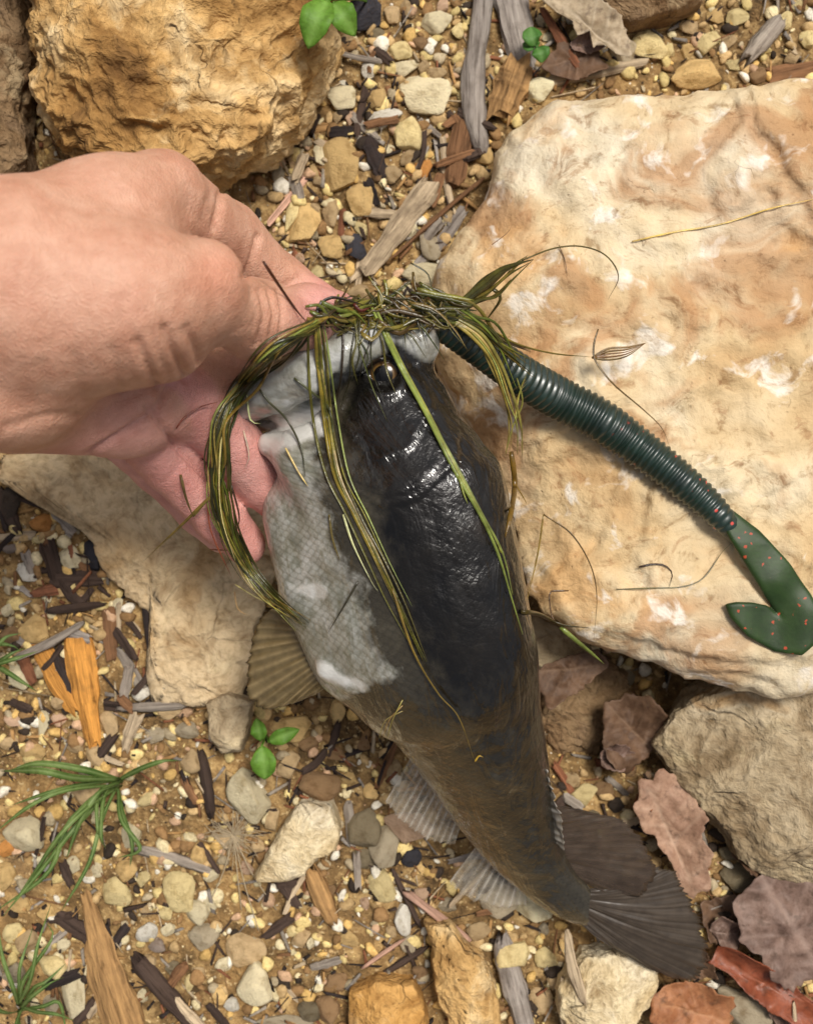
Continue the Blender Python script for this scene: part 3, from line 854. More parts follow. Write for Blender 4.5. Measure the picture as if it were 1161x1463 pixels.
# fine gravel: far too many to count
def gravel():
    rng = np.random.default_rng(11)
    n = 46000
    x = rng.uniform(-0.5, 0.5, n); y = rng.uniform(-0.54, 0.54, n)
    dens = fbm(np.stack([x * 14, y * 14, np.zeros(n)], 1), 3, 61)
    keep = free(x, y, 0.001) & (rng.uniform(-0.55, 0.5, n) < dens + 0.12)
    x = x[keep]; y = y[keep]; n = len(x)
    z = gh(x, y)
    sz = 0.0009 + 0.0062 * rng.random(n) ** 3.2
    cols = [PAL[k] for k in ('cream', 'yellow', 'ochre', 'tan', 'tan', 'brown', 'grey', 'pink', 'yellow', 'dark', 'white', 'brown')]
    cols = np.array([lin(c) for c in cols])
    order = np.argsort(sz)
    x, y, z, sz = x[order], y[order], z[order], sz[order]
    cut = int(np.searchsorted(sz, 0.0021))
    V = []; CL = []; FC = []; off = 0
    for sub, lo_, hi_ in ((1, 0, cut), (2, cut, n)):
        shapes = [stone_shape(300 + i, sub, 8, 0.06)[0] for i in range(12)]
        f = ico(sub)[1]; nv = len(shapes[0]); m = hi_ - lo_
        a = rng.uniform(0, 6.28, m); e = rng.uniform(0.5, 1.0, (m, 2))
        ca, sa = np.cos(a), np.sin(a)
        for k in range(m):
            i = lo_ + k
            q = shapes[k % 12] * sz[i]
            sy = q[:, 1] * e[k, 0]
            V.append(np.stack([x[i] + ca[k] * q[:, 0] - sa[k] * sy, y[i] + sa[k] * q[:, 0] + ca[k] * sy, z[i] + q[:, 2] * e[k, 1] * 0.75 + sz[i] * 0.3], 1))
            CL.append(np.tile(np.append(cols[rng.integers(len(cols))] * rng.uniform(0.65, 1.05), 1.0), (nv, 1)))
        FC.append((f[None] + (np.arange(m) * nv)[:, None, None]).reshape(-1, 3) + off)
        off += m * nv
    me = mk_mesh('fine_gravel', np.concatenate(V), np.concatenate(FC), smooth=False)
    attr(me, 'col', np.concatenate(CL), 'FLOAT_COLOR')
    obj('fine_gravel', me, M_GRIT, label='fine tan and cream grit strewn over the brown soil', cat='gravel', kind='stuff')
gravel()

# ------------------------------------------------------------------ tubes
def catmull(pts, n):
    pts = np.asarray(pts, float)
    if len(pts) == 2:
        t = np.linspace(0, 1, n)[:, None]
        return pts[0] * (1 - t) + pts[1] * t
    q = np.vstack([2 * pts[0] - pts[1], pts, 2 * pts[-1] - pts[-2]])
    m = len(pts) - 1
    seg = np.linalg.norm(np.diff(pts[:, :2], axis=0), axis=1)
    cum = np.concatenate([[0], np.cumsum(seg)]) / seg.sum()
    tt = np.linspace(0, 1, n)
    out = []
    for t in tt:
        i = min(int(np.searchsorted(cum, t, side='right') - 1), m - 1)
        u = (t - cum[i]) / max(cum[i + 1] - cum[i], 1e-9)
        p0, p1, p2, p3 = q[i], q[i + 1], q[i + 2], q[i + 3]
        out.append(0.5 * ((2 * p1) + (-p0 + p2) * u + (2 * p0 - 5 * p1 + 4 * p2 - p3) * u * u + (-p0 + 3 * p1 - 3 * p2 + p3) * u ** 3))
    return np.array(out)

def tube(path, rad, sides=6, flat=1.0, twist=0.0, up=(0, 0, 1)):
    path = np.asarray(path, float)
    n = len(path)
    rad = np.broadcast_to(np.asarray(rad, float), (n,))
    T = np.gradient(path, axis=0)
    T /= np.linalg.norm(T, axis=1, keepdims=True) + 1e-12
    up = np.array(up, float)
    A = np.cross(T, up); A /= np.linalg.norm(A, axis=1, keepdims=True) + 1e-9
    B = np.cross(A, T)
    th = np.linspace(0, 2 * math.pi, sides, endpoint=False)
    tw = np.linspace(0, twist, n)
    v = []
    for i in range(n):
        c, s = math.cos(tw[i]), math.sin(tw[i])
        a = A[i] * c + B[i] * s; b = -A[i] * s + B[i] * c
        v.append(path[i] + rad[i] * (np.cos(th)[:, None] * a + flat * np.sin(th)[:, None] * b))
    v = np.concatenate(v)
    f = []
    for i in range(n - 1):
        for j in range(sides):
            k = (j + 1) % sides
            f.append((i * sides + j, i * sides + k, (i + 1) * sides + k, (i + 1) * sides + j))
    f.append(tuple(range(sides - 1, -1, -1)))
    f.append(tuple(range((n - 1) * sides, n * sides)))
    return v, f

# ------------------------------------------------------------------ sticks and wood chips
WCOL = {'grey': (150, 142, 134), 'pale': (196, 176, 146), 'tan': (186, 146, 96), 'brown': (134, 98, 68), 'dark': (74, 60, 52), 'red': (140, 92, 66),
        'orange': (206, 146, 72), 'lav': (156, 146, 134), 'black': (54, 46, 44), 'pink': (204, 164, 142)}
def stick(pts, w, col, label, flat=0.6, z=0.004, name='stick', lift=0.0, group=None, ragged=0.2, taper=(0.8, 0.7), seed=None, tilt=0.0):
    seed = seed if seed is not None else rs.randrange(10000)
    chip = name in ('wood_chip', 'bark_strip')
    if chip and taper == (0.8, 0.7): taper = (0.95, 0.85)
    wp = np.array([PG(a, b, 0.0) for a, b in pts])
    n = max(10, int(np.linalg.norm(np.diff(np.array(pts), axis=0), axis=1).sum() / 6))
    path = catmull(wp, n)
    r = S(w, 0) / 2
    gzs = gh(path[:, 0], path[:, 1])
    path[:, 2] = np.maximum(np.linspace(gzs[0], gzs[-1], n), gzs.mean()) + r * flat * 0.75 + lift + np.linspace(-tilt, tilt, n)
    t = np.linspace(0, 1, n)
    prof = np.interp(t, [0, 0.06, 0.5, 0.94, 1], [taper[0] * (0.9 if chip else 0.55), taper[0], 1, taper[1], taper[1] * (0.85 if chip else 0.5)])
    prof = prof * (1 + 0.12 * vnoise(np.stack([t * 9, t * 0, t * 0 + seed], 1), seed))
    sides = 9 if chip else 14
    v, f = tube(path, r * prof, sides, flat)
    # angular, splintered cross-section
    th = np.tile(np.arange(sides), n)
    ring = np.repeat(np.arange(n), sides)
    c = np.repeat(path, sides, 0)
    k = 1 + ragged * vnoise(np.stack([th * 0.9, ring * 0.12, np.full(len(th), seed * 1.0)], 1), seed + 1) + 0.5 * ragged * vnoise(np.stack([th * 2.3, ring * 0.05, np.full(len(th), 3.0)], 1), seed + 2)
    v = c + (v - c) * k[:, None]
    d = path[-1] - path[0]
    ends = (ring == 0) | (ring == n - 1)
    dirn = np.where(ring == 0, -1.0, 1.0)[:, None] * (d / np.linalg.norm(d))
    v = np.where(ends[:, None], v + dirn * (r * 0.8 * vnoise(np.stack([th * 1.3, ring * 1.0, th * 0.0], 1), seed + 9))[:, None], v)
    a = math.atan2(d[1], d[0])
    ctr = path.mean(0); ctr[2] = path[:, 2].min()
    q = v - ctr
    ca, sa = math.cos(-a), math.sin(-a)
    q = np.stack([q[:, 0] * ca - q[:, 1] * sa, q[:, 0] * sa + q[:, 1] * ca, q[:, 2]], 1)
    me = mk_mesh(name, q, f, smooth=not chip)
    o = obj(name, me, M_WOOD, label=label, cat={'stick': 'stick', 'wood_chip': 'wood chip', 'bark_strip': 'bark', 'twig': 'twig'}[name], group=group)
    o.location = ctr
    o.rotation_euler = (0, 0, a)
    j = rs.uniform(0.9, 1.08)
    l = lin([x * j for x in WCOL[col]])
    o.color = (l[0], l[1], l[2], 1)
    return o

stick([(694, -30), (683, 50), (674, 120), (677, 180), (690, 222)], 36, 'grey', 'long grey weathered driftwood stick beside the slab corner', flat=0.8, ragged=0.3)
stick([(725, -20), (735, 40), (750, 98)], 46, 'grey', 'broad grey plank of wood beside the clover leaf', flat=0.5, name='wood_chip')
stick([(742, 92), (732, 125), (712, 172)], 44, 'tan', 'fibrous brown wood chunk beside the cream stone at slab corner', flat=0.7, name='wood_chip', ragged=0.3)
stick([(772, 22), (800, 65), (832, 114)], 15, 'red', 'reddish brown twig crossing below the oak leaf', name='twig', flat=0.9, lift=0.006)
stick([(776, 118), (845, 104), (918, 92)], 20, 'pale', 'pale flat wood sliver along the top of the slab', name='wood_chip', flat=0.5)
stick([(1112, 30), (1062, 90)], 30, 'lav', 'short blue grey stick end lying in yellow gravel', flat=0.8)
stick([(1095, 112), (1170, 96)], 26, 'brown', 'flat brown bark scrap behind the slab', name='bark_strip', flat=0.4)
stick([(612, 268), (570, 325), (522, 392)], 36, 'pale', 'split weathered wood chip pointing at the weed tangle', name='wood_chip', flat=0.7, ragged=0.32)
stick([(598, 288), (560, 345), (500, 400)], 12, 'pale', 'thin splinter lying along the split wood chip', name='wood_chip', flat=0.6)
stick([(632, 196), (636, 246), (644, 296)], 11, 'pale', 'slim pale splinter beside the orange pebble', name='wood_chip', flat=0.7)
stick([(690, 258), (640, 300), (560, 372)], 7, 'brown', 'thin brown twig running beside the slab edge', name='twig', flat=1.0, lift=0.005)
stick([(668, 170), (656, 215), (650, 262)], 30, 'brown', 'dark brown wood piece left of the driftwood end', name='wood_chip', flat=0.6)
stick([(662, 300), (632, 345), (596, 380)], 18, 'grey', 'grey wood strip tucked under the slab edge', name='wood_chip', flat=0.5)
stick([(442, 248), (416, 280), (384, 322)], 11, 'pink', 'pinkish splinter leaning behind the index finger', name='wood_chip', flat=0.7)
stick([(416, 188), (470, 182)], 15, 'tan', 'flat tan wood flake below the triangular cream stone', name='wood_chip', flat=0.5)
stick([(468, 192), (512, 188)], 16, 'black', 'short black charred flake below the triangular cream stone', name='wood_chip', flat=0.5)
stick([(522, 126), (516, 160), (510, 196)], 12, 'dark', 'dark upright splinter between cream stones', name='wood_chip', flat=0.7)
stick([(526, 205), (545, 250)], 24, 'black', 'dark slate coloured bark flake beside the lumpy ochre stone', name='bark_strip', flat=0.5)
stick([(490, 300), (486, 350)], 10, 'red', 'short red brown splinter beside the dark blue grey pebble', name='wood_chip', flat=0.7)
stick([(553, 125), (566, 155)], 9, 'brown', 'small brown splinter beside the oblong cream stone', name='wood_chip', flat=0.8)
stick([(600, 172), (628, 196)], 9, 'lav', 'small mauve splinter below the oblong cream stone', name='wood_chip', flat=0.8)
stick([(210, 836), (216, 880), (222, 944)], 15, 'black', 'thin black stick along the edge of the flat sandy stone', flat=0.8, lift=0.006)
stick([(72, 872), (152, 862)], 14, 'dark', 'dark stick lying across the bark scraps', flat=0.7, lift=0.003)
stick([(28, 938), (80, 915), (124, 888)], 13, 'lav', 'mauve grey stick crossing the orange bark chips', flat=0.7, lift=0.008)
stick([(112, 905), (118, 950), (126, 1000), (138, 1064)], 44, 'orange', 'long orange bark chip with pale upper end, below the flat sandy stone', name='bark_strip', flat=0.45, taper=(1.0, 0.5))
stick([(62, 925), (84, 970), (112, 1012)], 30, 'orange', 'shorter orange bark chip beside the long orange one', name='bark_strip', flat=0.45)
stick([(84, 940), (104, 990)], 14, 'black', 'dark blue grey shard between the two orange bark chips', name='wood_chip', flat=0.5, lift=0.004)
stick([(78, 828), (140, 826)], 28, 'dark', 'dark bark scrap touching the flat sandy stone', name='bark_strip', flat=0.4)
stick([(174, 1010), (220, 1008), (270, 1004)], 15, 'lav', 'mauve grey stick under the lower end of the flat sandy stone', flat=0.8, lift=0.004)
stick([(172, 928), (208, 988)], 16, 'lav', 'small mauve bark strip beside the white chip at the flat stone', name='bark_strip', flat=0.5)
stick([(155, 870), (160, 940)], 22, 'brown', 'brown bark strip right of the long orange bark chip', name='bark_strip', flat=0.5)
stick([(128, 1284), (142, 1330), (160, 1390), (188, 1475)], 48, 'tan', 'long tan bark strip lying across the gravel', name='bark_strip', flat=0.5, taper=(0.45, 1.1))
stick([(196, 1366), (235, 1410), (290, 1475)], 30, 'dark', 'dark stick lying to the right of the tan bark strip', flat=0.7)
stick([(194, 1211), (245, 1224), (304, 1244)], 17, 'lav', 'mauve grey splinter above the knobbly yellow stone', flat=0.7)
stick([(88, 1310), (142, 1346)], 26, 'dark', 'dark bark scrap leaning on the tan bark strip', name='bark_strip', flat=0.5)
stick([(288, 1072), (296, 1118), (303, 1164)], 18, 'dark', 'dark upright stick above the root tuft', flat=0.8)
stick([(262, 1110), (284, 1150)], 12, 'brown', 'small brown stick beside the dark upright stick', flat=0.8)
stick([(444, 1238), (458, 1272), (478, 1316)], 28, 'tan', 'tan stick end below the flat tan limestone piece', flat=0.8)
stick([(568, 1048), (555, 1085), (538, 1124)], 13, 'brown', 'brown stick shaded below the belly', flat=0.8)
stick([(470, 1078), (484, 1030)], 12, 'dark', 'small dark stick between brown fin and belly', flat=0.8)
stick([(578, 1268), (620, 1300), (668, 1336)], 15, 'pink', 'pinkish twig across the chalk white pebble', name='twig', flat=0.7, lift=0.008)
stick([(518, 1380), (548, 1358), (578, 1338)], 7, 'pink', 'thin pale twig pointing at the chalk white pebble', name='twig', flat=1.0, lift=0.003)
stick([(545, 1392), (610, 1350)], 12, 'dark', 'dark twig below the chalk white pebble', name='twig', flat=0.8)
stick([(716, 1336), (730, 1395), (752, 1475)], 38, 'grey', 'grey stick lying against the long ochre stone', flat=0.7)
stick([(800, 1306), (806, 1350), (826, 1406)], 15, 'pale', 'curved pale twig over the pale crusty stone', name='twig', flat=0.7, lift=0.035)
stick([(798, 1380), (796, 1430), (812, 1475)], 7, 'pale', 'thin curved straw at the edge of the pale crusty stone', name='twig', flat=1.0, lift=0.02)
stick([(640, 1290), (700, 1230)], 8, 'pale', 'pale bent straw under the fish near the tail', name='twig', flat=1.0, lift=0.006)
stick([(400, 1395), (425, 1430)], 8, 'pale', 'short pale splinter beside the round pitted cream stone', name='twig', flat=0.8)
stick([(560, 1240), (600, 1320)], 9, 'dark', 'dark thin twig beside the butter coloured stone', name='twig', flat=0.9, lift=0.003)
stick([(1120, 1415), (1124, 1480)], 7, 'pale', 'pale leaf stalk below the purple brown leaf', name='twig', flat=1.0, lift=0.02)
stick([(640, 160), (652, 190)], 10, 'dark', 'stubby dark splinter beside the driftwood stick', name='wood_chip', flat=0.7)
stick([(0, 700), (30, 760)], 22, 'dark', 'dark stick stub beside the dark upright stone', flat=0.7)

# scattered bark chips and splinters
rc = random.Random(31)
ZONES = [(0, 700, 215, 1010, 34), (400, 60, 660, 400, 14), (0, 1040, 330, 1463, 16), (380, 1040, 720, 1463, 16), (760, 1080, 1000, 1180, 7), (620, 150, 700, 320, 6)]
CN = {'grey': 'grey', 'pale': 'pale', 'brown': 'brown', 'dark': 'dark brown', 'black': 'blackish', 'red': 'red brown', 'lav': 'mauve grey', 'tan': 'tan'}
for (x0, y0, x1, y1, k) in ZONES:
    for _ in range(k):
        for _try in range(20):
            px, py = rc.uniform(x0, x1), rc.uniform(y0, y1)
            q = P(px, py, 0)
            if free(np.array([q[0]]), np.array([q[1]]), 0.012)[0]: break
        a = rc.uniform(0, math.pi); L = rc.uniform(26, 62); w = rc.uniform(7, 17)
        col = rc.choice(['dark', 'black', 'brown', 'dark', 'lav', 'grey', 'red', 'pale', 'dark'])
        nm_ = rc.choice(['wood_chip', 'bark_strip'])
        lm = min(LAND, key=lambda t: (t[0] - px) ** 2 + (t[1] - py) ** 2)[2]
        stick([(px - math.cos(a) * L / 2, py - math.sin(a) * L / 2), (px + rc.uniform(-3, 3), py + rc.uniform(-3, 3)), (px + math.cos(a) * L / 2, py + math.sin(a) * L / 2)], w, col,
              ('slim ' if w < 11 else 'broad ') + CN[col] + (' wood splinter near ' if nm_ == 'wood_chip' else ' bark flake near ') + lm, name=nm_, flat=rc.uniform(0.4, 0.7), lift=rc.uniform(0, 0.006),
              group=CN[col] + (' splinters near ' if nm_ == 'wood_chip' else ' bark flakes near ') + lm, ragged=0.3)

# fine dead fibres and bark crumbs
def fibres():
    rng = np.random.default_rng(17)
    n = 6500
    x = rng.uniform(-0.5, 0.5, n); y = rng.uniform(-0.54, 0.54, n)
    keep = free(x, y, 0.0) & (rng.random(n) < 0.75 + 0.5 * fbm(np.stack([x * 12, y * 12, np.zeros(n)], 1), 2, 88))
    x, y = x[keep], y[keep]; n = len(x)
    V = []; Fc = []; CL = []; o = 0
    cols = np.array([lin(WCOL[k]) for k in ('grey', 'pale', 'brown', 'dark', 'black', 'dark', 'red', 'tan', 'black', 'lav')])
    cube = np.array([(-1, -1, -1), (1, -.7, -1), (1, .7, -1), (-1, 1, -1), (-.9, -.8, 1), (.8, -.6, 1), (.95, .5, 1), (-.85, .8, 1)], float)
    cf = [(0, 3, 2, 1), (4, 5, 6, 7), (0, 1, 5, 4), (1, 2, 6, 5), (2, 3, 7, 6), (3, 0, 4, 7)]
    for i in range(n):
        L = rng.uniform(0.002, 0.011); w = rng.uniform(0.0004, 0.0019); t = w * rng.uniform(0.3, 0.9)
        if rng.random() < 0.2: L *= 1.8; w *= 0.4; t = w
        a = rng.uniform(0, 6.28); ti = rng.uniform(-0.25, 0.25)
        q = cube * (L, w, t) * rng.uniform(0.7, 1.2, (8, 3))
        q[:, 2] += q[:, 0] * ti
        z = gz(x[i], y[i]) + t + abs(L * ti) * 0.6 + rng.uniform(0, 0.003)
        q = np.stack([x[i] + q[:, 0] * math.cos(a) - q[:, 1] * math.sin(a), y[i] + q[:, 0] * math.sin(a) + q[:, 1] * math.cos(a), z + q[:, 2]], 1)
        V.append(q); Fc += [tuple(k + o for k in ff) for ff in cf]; o += 8
        CL.append(np.tile(np.append(cols[rng.integers(len(cols))] * rng.uniform(0.7, 1.1), 1), (8, 1)))
    me = mk_mesh('plant_litter', np.concatenate(V), np.array(Fc), smooth=False)
    attr(me, 'col', np.concatenate(CL), 'FLOAT_COLOR')
    obj('plant_litter', me, M_FIBRE, label='fine dead fibres and bark crumbs strewn over the brown soil', cat='litter', kind='stuff')
fibres()

# ------------------------------------------------------------------ dry leaves
def leaf(px, z, mat, label, curl=0.006, seed=1, axis=None, thick=0.0005, name='dry_leaf', group=None, veins=7, cat='leaf', wav=0.0075, tiltv=(0, 0)):
    poly = np.array([P(a, b, z)[:2] for a, b in px])
    c = poly.mean(0)
    nr, nt = 14, 84
    th = np.linspace(0, 2 * math.pi, nt, endpoint=False)
    rr = ray_poly(poly, c, th)
    rr = rr * (1 + 0.07 * vnoise(np.stack([th * 5, th * 0, np.full(nt, seed * 1.0)], 1), seed) + 0.05 * vnoise(np.stack([th * 14, th * 0, np.full(nt, seed * 1.0)], 1), seed + 1))
    V = [np.array([[c[0], c[1]]])]
    for i in range(1, nr + 1):
        q = i / nr
        V.append(np.stack([c[0] + rr * q * np.cos(th), c[1] + rr * q * np.sin(th)], 1))
    xy = np.concatenate(V)
    if axis is None: axis = (px[0], px[len(px) // 2])
    a = P(*axis[0], z)[:2]; b = P(*axis[1], z)[:2]
    u = (b - a) / np.linalg.norm(b - a); w = np.array([-u[1], u[0]])
    s = (xy - a) @ u / np.linalg.norm(b - a); d = (xy - a) @ w
    dm = np.abs(d).max()
    zz = z + curl * (d / dm) ** 2 * (1 + 0.6 * np.sin(s * 7 + seed)) + wav * fbm(np.stack([xy[:, 0] * 60, xy[:, 1] * 60, np.full(len(xy), seed * 3.0)], 1), 3, seed)
    L = np.linalg.norm(b - a)
    vein_ph = (s * L + np.abs(d) * 0.6) / L * veins
    vv = np.exp(-((vein_ph - np.round(vein_ph)) / 0.09) ** 2) * 0.8
    mid = np.exp(-(d / (0.035 * dm + 1e-6)) ** 2)
    zz = zz + 0.0007 * vv - 0.0009 * mid + (xy - c) @ np.array(tiltv)
    v = np.column_stack([xy - c, zz - z])
    f = []
    for j in range(nt):
        f.append((0, 1 + j, 1 + (j + 1) % nt))
    for i in range(nr - 1):
        for j in range(nt):
            k = (j + 1) % nt
            f.append((1 + i * nt + j, 1 + (i + 1) * nt + j, 1 + (i + 1) * nt + k, 1 + i * nt + k))
    me = mk_mesh(name, v, f)
    attr(me, 'vein', np.clip(vv * 0.7 + mid, 0, 1))
    o = obj(name, me, mat, label=label, cat=cat, group=group)
    o.location = (c[0], c[1], z)
    md = o.modifiers.new('thickness', 'SOLIDIFY')
    md.thickness = thick
    return o

ML_PINK = leaf_material('dry_leaf_pink', C(150, 114, 92), C(188, 152, 126), 0.6, 0.15, C(206, 174, 148))
ML_RED = leaf_material('dry_leaf_red', C(120, 60, 38), C(160, 88, 58), 0.45, 0.15, C(170, 110, 84), 0.5)
ML_BRN = leaf_material('dry_leaf_brown', C(146, 92, 58), C(184, 128, 88), 0.55, 0.15, C(190, 140, 100))
ML_PURP = leaf_material('dry_leaf_purple', C(104, 82, 72), C(146, 120, 106), 0.55, 0.1, C(166, 142, 128))
ML_OAK = leaf_material('dry_leaf_oak', C(160, 140, 112), C(190, 172, 144), 0.7, 0.1, C(206, 190, 164))
ML_DK = leaf_material('dry_leaf_dark', C(84, 62, 46), C(120, 92, 70), 0.6, 0.1, C(130, 104, 82))
leaf([(905, 1150), (915, 1118), (940, 1100), (962, 1112), (985, 1118), (992, 1150), (1006, 1165), (998, 1195), (1014, 1218), (1008, 1240), (1016, 1262), (988, 1284), (968, 1262), (958, 1232), (944, 1215), (935, 1195), (918, 1188)],
     0.030, ML_PINK, 'pinkish tan dry leaf with wavy edges beside the tail', curl=0.008, seed=3, axis=((920, 1110), (995, 1280)))
leaf([(1068, 1262), (1100, 1240), (1161, 1245), (1230, 1260), (1240, 1400), (1161, 1400), (1130, 1412), (1100, 1395), (1085, 1365), (1055, 1340), (1050, 1300)],
     0.030, ML_PURP, 'large purple brown crumpled leaf below the grey boulder', curl=0.010, seed=5, axis=((1085, 1250), (1180, 1400)), wav=0.008)
leaf([(1020, 1352), (1050, 1350), (1090, 1372), (1115, 1395), (1140, 1415), (1190, 1445), (1190, 1480), (1130, 1460), (1095, 1440), (1060, 1410), (1040, 1390), (1015, 1385)],
     0.024, ML_RED, 'glossy red brown curled leaf touching the tail fin tip', curl=0.012, seed=7, axis=((1020, 1365), (1190, 1465)))
leaf([(925, 1420), (960, 1400), (1005, 1402), (1040, 1420), (1048, 1455), (1040, 1490), (950, 1490), (930, 1455)],
     0.022, ML_BRN, 'orange brown leaf cupped below the tail fin tip', curl=0.012, seed=9, axis=((930, 1430), (1045, 1460)), wav=0.007)
leaf([(765, -25), (800, -30), (850, 0), (885, 28), (898, 55), (905, 84), (892, 92), (884, 78), (872, 84), (866, 64), (846, 66), (842, 44), (824, 50), (816, 30), (796, 36), (790, 12), (772, 14)],
     0.028, ML_OAK, 'grey tan oak leaf with scalloped lobes near the clover leaf', curl=0.006, seed=12, axis=((770, -20), (900, 88)))
leaf([(770, 100), (800, 60), (850, 70), (870, 100), (820, 118)], 0.014, ML_DK, 'dark brown leaf under the oak leaf', seed=14, wav=0.006)
leaf([(860, 1000), (920, 990), (950, 1020), (930, 1070), (895, 1105), (860, 1080)], 0.012, ML_DK, 'dark brown curled leaf in the hollow under the slab', curl=0.012, seed=16, wav=0.008)
leaf([(760, 960), (800, 940), (850, 930), (870, 950), (830, 985), (780, 1010)], 0.038, ML_DK, 'brown folded leaf stuck under the slab lip beside the fish', curl=0.010, seed=18, wav=0.008)
leaf([(1000, 1290), (1050, 1280), (1080, 1320), (1050, 1355), (1010, 1345)], 0.012, ML_DK, 'dark leaf scrap between the tail and the purple brown leaf', seed=19, wav=0.008)

# ------------------------------------------------------------------ green plants
rl = random.Random(77)
for k, (lx, ly, lw, lh, mm, nmz) in enumerate([(1010, 1130, 60, 44, ML_DK, 'dark crumpled leaf scrap touching the pinkish tan leaf'), (880, 1080, 56, 40, ML_PURP, 'mauve leaf scrap in the hollow beside the crumbly brown stone'),
        (1075, 1225, 70, 40, ML_DK, 'dark leaf scrap under the lower side of the grey boulder'), (1040, 1330, 60, 50, ML_PURP, 'mauve leaf scrap beside the tail fin tip'), (925, 1135, 40, 30, ML_BRN, 'small orange brown leaf scrap near the pinkish tan leaf'),
        (1000, 1380, 46, 36, ML_DK, 'dark leaf scrap beneath the tail fin tip'), (1120, 1440, 80, 44, ML_PURP, 'mauve leaf scrap beside the red curled leaf'), (840, 60, 50, 36, ML_PURP, 'mauve leaf scrap beneath the oak leaf')]):
    ang = rl.uniform(0, 3.14)
    pl = []
    for q in range(11):
        th_ = q / 11 * 2 * math.pi
        rr_ = rl.uniform(0.75, 1.15)
        ex, ey = math.cos(th_) * lw / 2 * rr_, math.sin(th_) * lh / 2 * rr_
        pl.append((lx + ex * math.cos(ang) - ey * math.sin(ang), ly + ex * math.sin(ang) + ey * math.cos(ang)))
    leaf(pl, 0.014 + 0.004 * (k % 3), mm, nmz, curl=0.010, seed=40 + k, wav=0.010)
ML_GREEN = leaf_material('seedling_leaf', C(92, 138, 42), C(122, 166, 62), 0.5, 0.3, C(150, 190, 96))
ML_CLOV = leaf_material('clover_leaf', C(70, 118, 46), C(94, 140, 64), 0.5, 0.25, C(120, 160, 90))
ML_GRASS = leaf_material('grass_blade', C(74, 106, 44), C(128, 150, 80), 0.5, 0.3, C(160, 180, 116))

def blade_mesh(path, w, fold=0.25, prof=None):
    n = len(path)
    T = np.gradient(path, axis=0); T /= np.linalg.norm(T, axis=1, keepdims=True)
    A = np.cross(T, (0, 0, 1)); A /= np.linalg.norm(A, axis=1, keepdims=True) + 1e-9
    t = np.linspace(0, 1, n)
    prof = np.interp(t, [0, 0.25, 0.7, 1], [0.5, 1, 0.8, 0.04]) if prof is None else prof
    V = []
    for i in range(n):
        for k in (-1, -0.5, 0, 0.5, 1):
            V.append(path[i] + A[i] * k * w * prof[i] + np.array([0, 0, abs(k) * fold * w * prof[i]]))
    f = []
    for i in range(n - 1):
        for k in range(4):
            f.append((i * 5 + k, i * 5 + k + 1, (i + 1) * 5 + k + 1, (i + 1) * 5 + k))
    return np.array(V), f

def part_mesh(name, v, f, m, root, thick=None):
    me = mk_mesh(name, np.asarray(v) - np.array(root.location), f)
    o = obj(name, me, m, parent=root)
    if thick:
        md = o.modifiers.new('thickness', 'SOLIDIFY'); md.thickness = thick
    return o

def seedling_leaf(root, pts, w, m, prof):
    path = catmull(np.array([P(*q) for q in pts]), 14)
    v, f = blade_mesh(path, w, 0.35, np.interp(np.linspace(0, 1, 14), *prof))
    o = part_mesh('leaf', v, f, m, root, 0.0004)
    vein = np.tile([0, 0.1, 1, 0.1, 0], 14)
    attr(o.data, 'vein', vein)
    return o

OVAL = ([0, 0.12, 0.4, 0.7, 0.9, 1], [0.15, 0.6, 1.0, 0.85, 0.4, 0.03])
def seedling(base, leaves, label, m):
    b = PG(*base)
    root = thing('seedling', (b[0], b[1], b[2]), label, 'seedling')
    for pts, w in leaves:
        seedling_leaf(root, pts, w, m, OVAL)
        p0 = P(*pts[0])
        path = catmull(np.array([b + (0, 0, -0.002), (b + p0) / 2 + (0.001, 0.001, 0.003), p0]), 8)
        v, f = tube(path, 0.0009, 6)
        part_mesh('stem', v, f, m, root)
    return root
seedling((528, 2), [([(468, 0, 0.112), (452, 28, 0.120), (440, 70, 0.112)], 0.0112), ([(476, 4, 0.108), (490, 24, 0.112), (508, 52, 0.102)], 0.0098), ([(474, -4, 0.108), (484, -28, 0.112), (494, -52, 0.104)], 0.010)],
         'seedling with two large bright green oval leaves beside the ochre boulder', ML_GREEN)
seedling((378, 1050), [([(374, 1066, 0.040), (377, 1090, 0.043), (378, 1114, 0.038)], 0.0095), ([(372, 1058, 0.040), (370, 1045, 0.045), (366, 1026, 0.04)], 0.006), ([(384, 1060, 0.038), (402, 1052, 0.042), (428, 1042, 0.036)], 0.006)],
         'small bright green seedling beside the grey angular stone under the fin', ML_GREEN)
seedling((768, 62), [([(764, 66, 0.03), (760, 55, 0.033), (758, 38, 0.03)], 0.0075), ([(766, 68, 0.03), (772, 76, 0.033), (774, 90, 0.03)], 0.0070), ([(762, 66, 0.028), (756, 66, 0.03), (746, 62, 0.027)], 0.0045)],
         'tiny clover like seedling between grey plank and oak leaf', ML_CLOV)

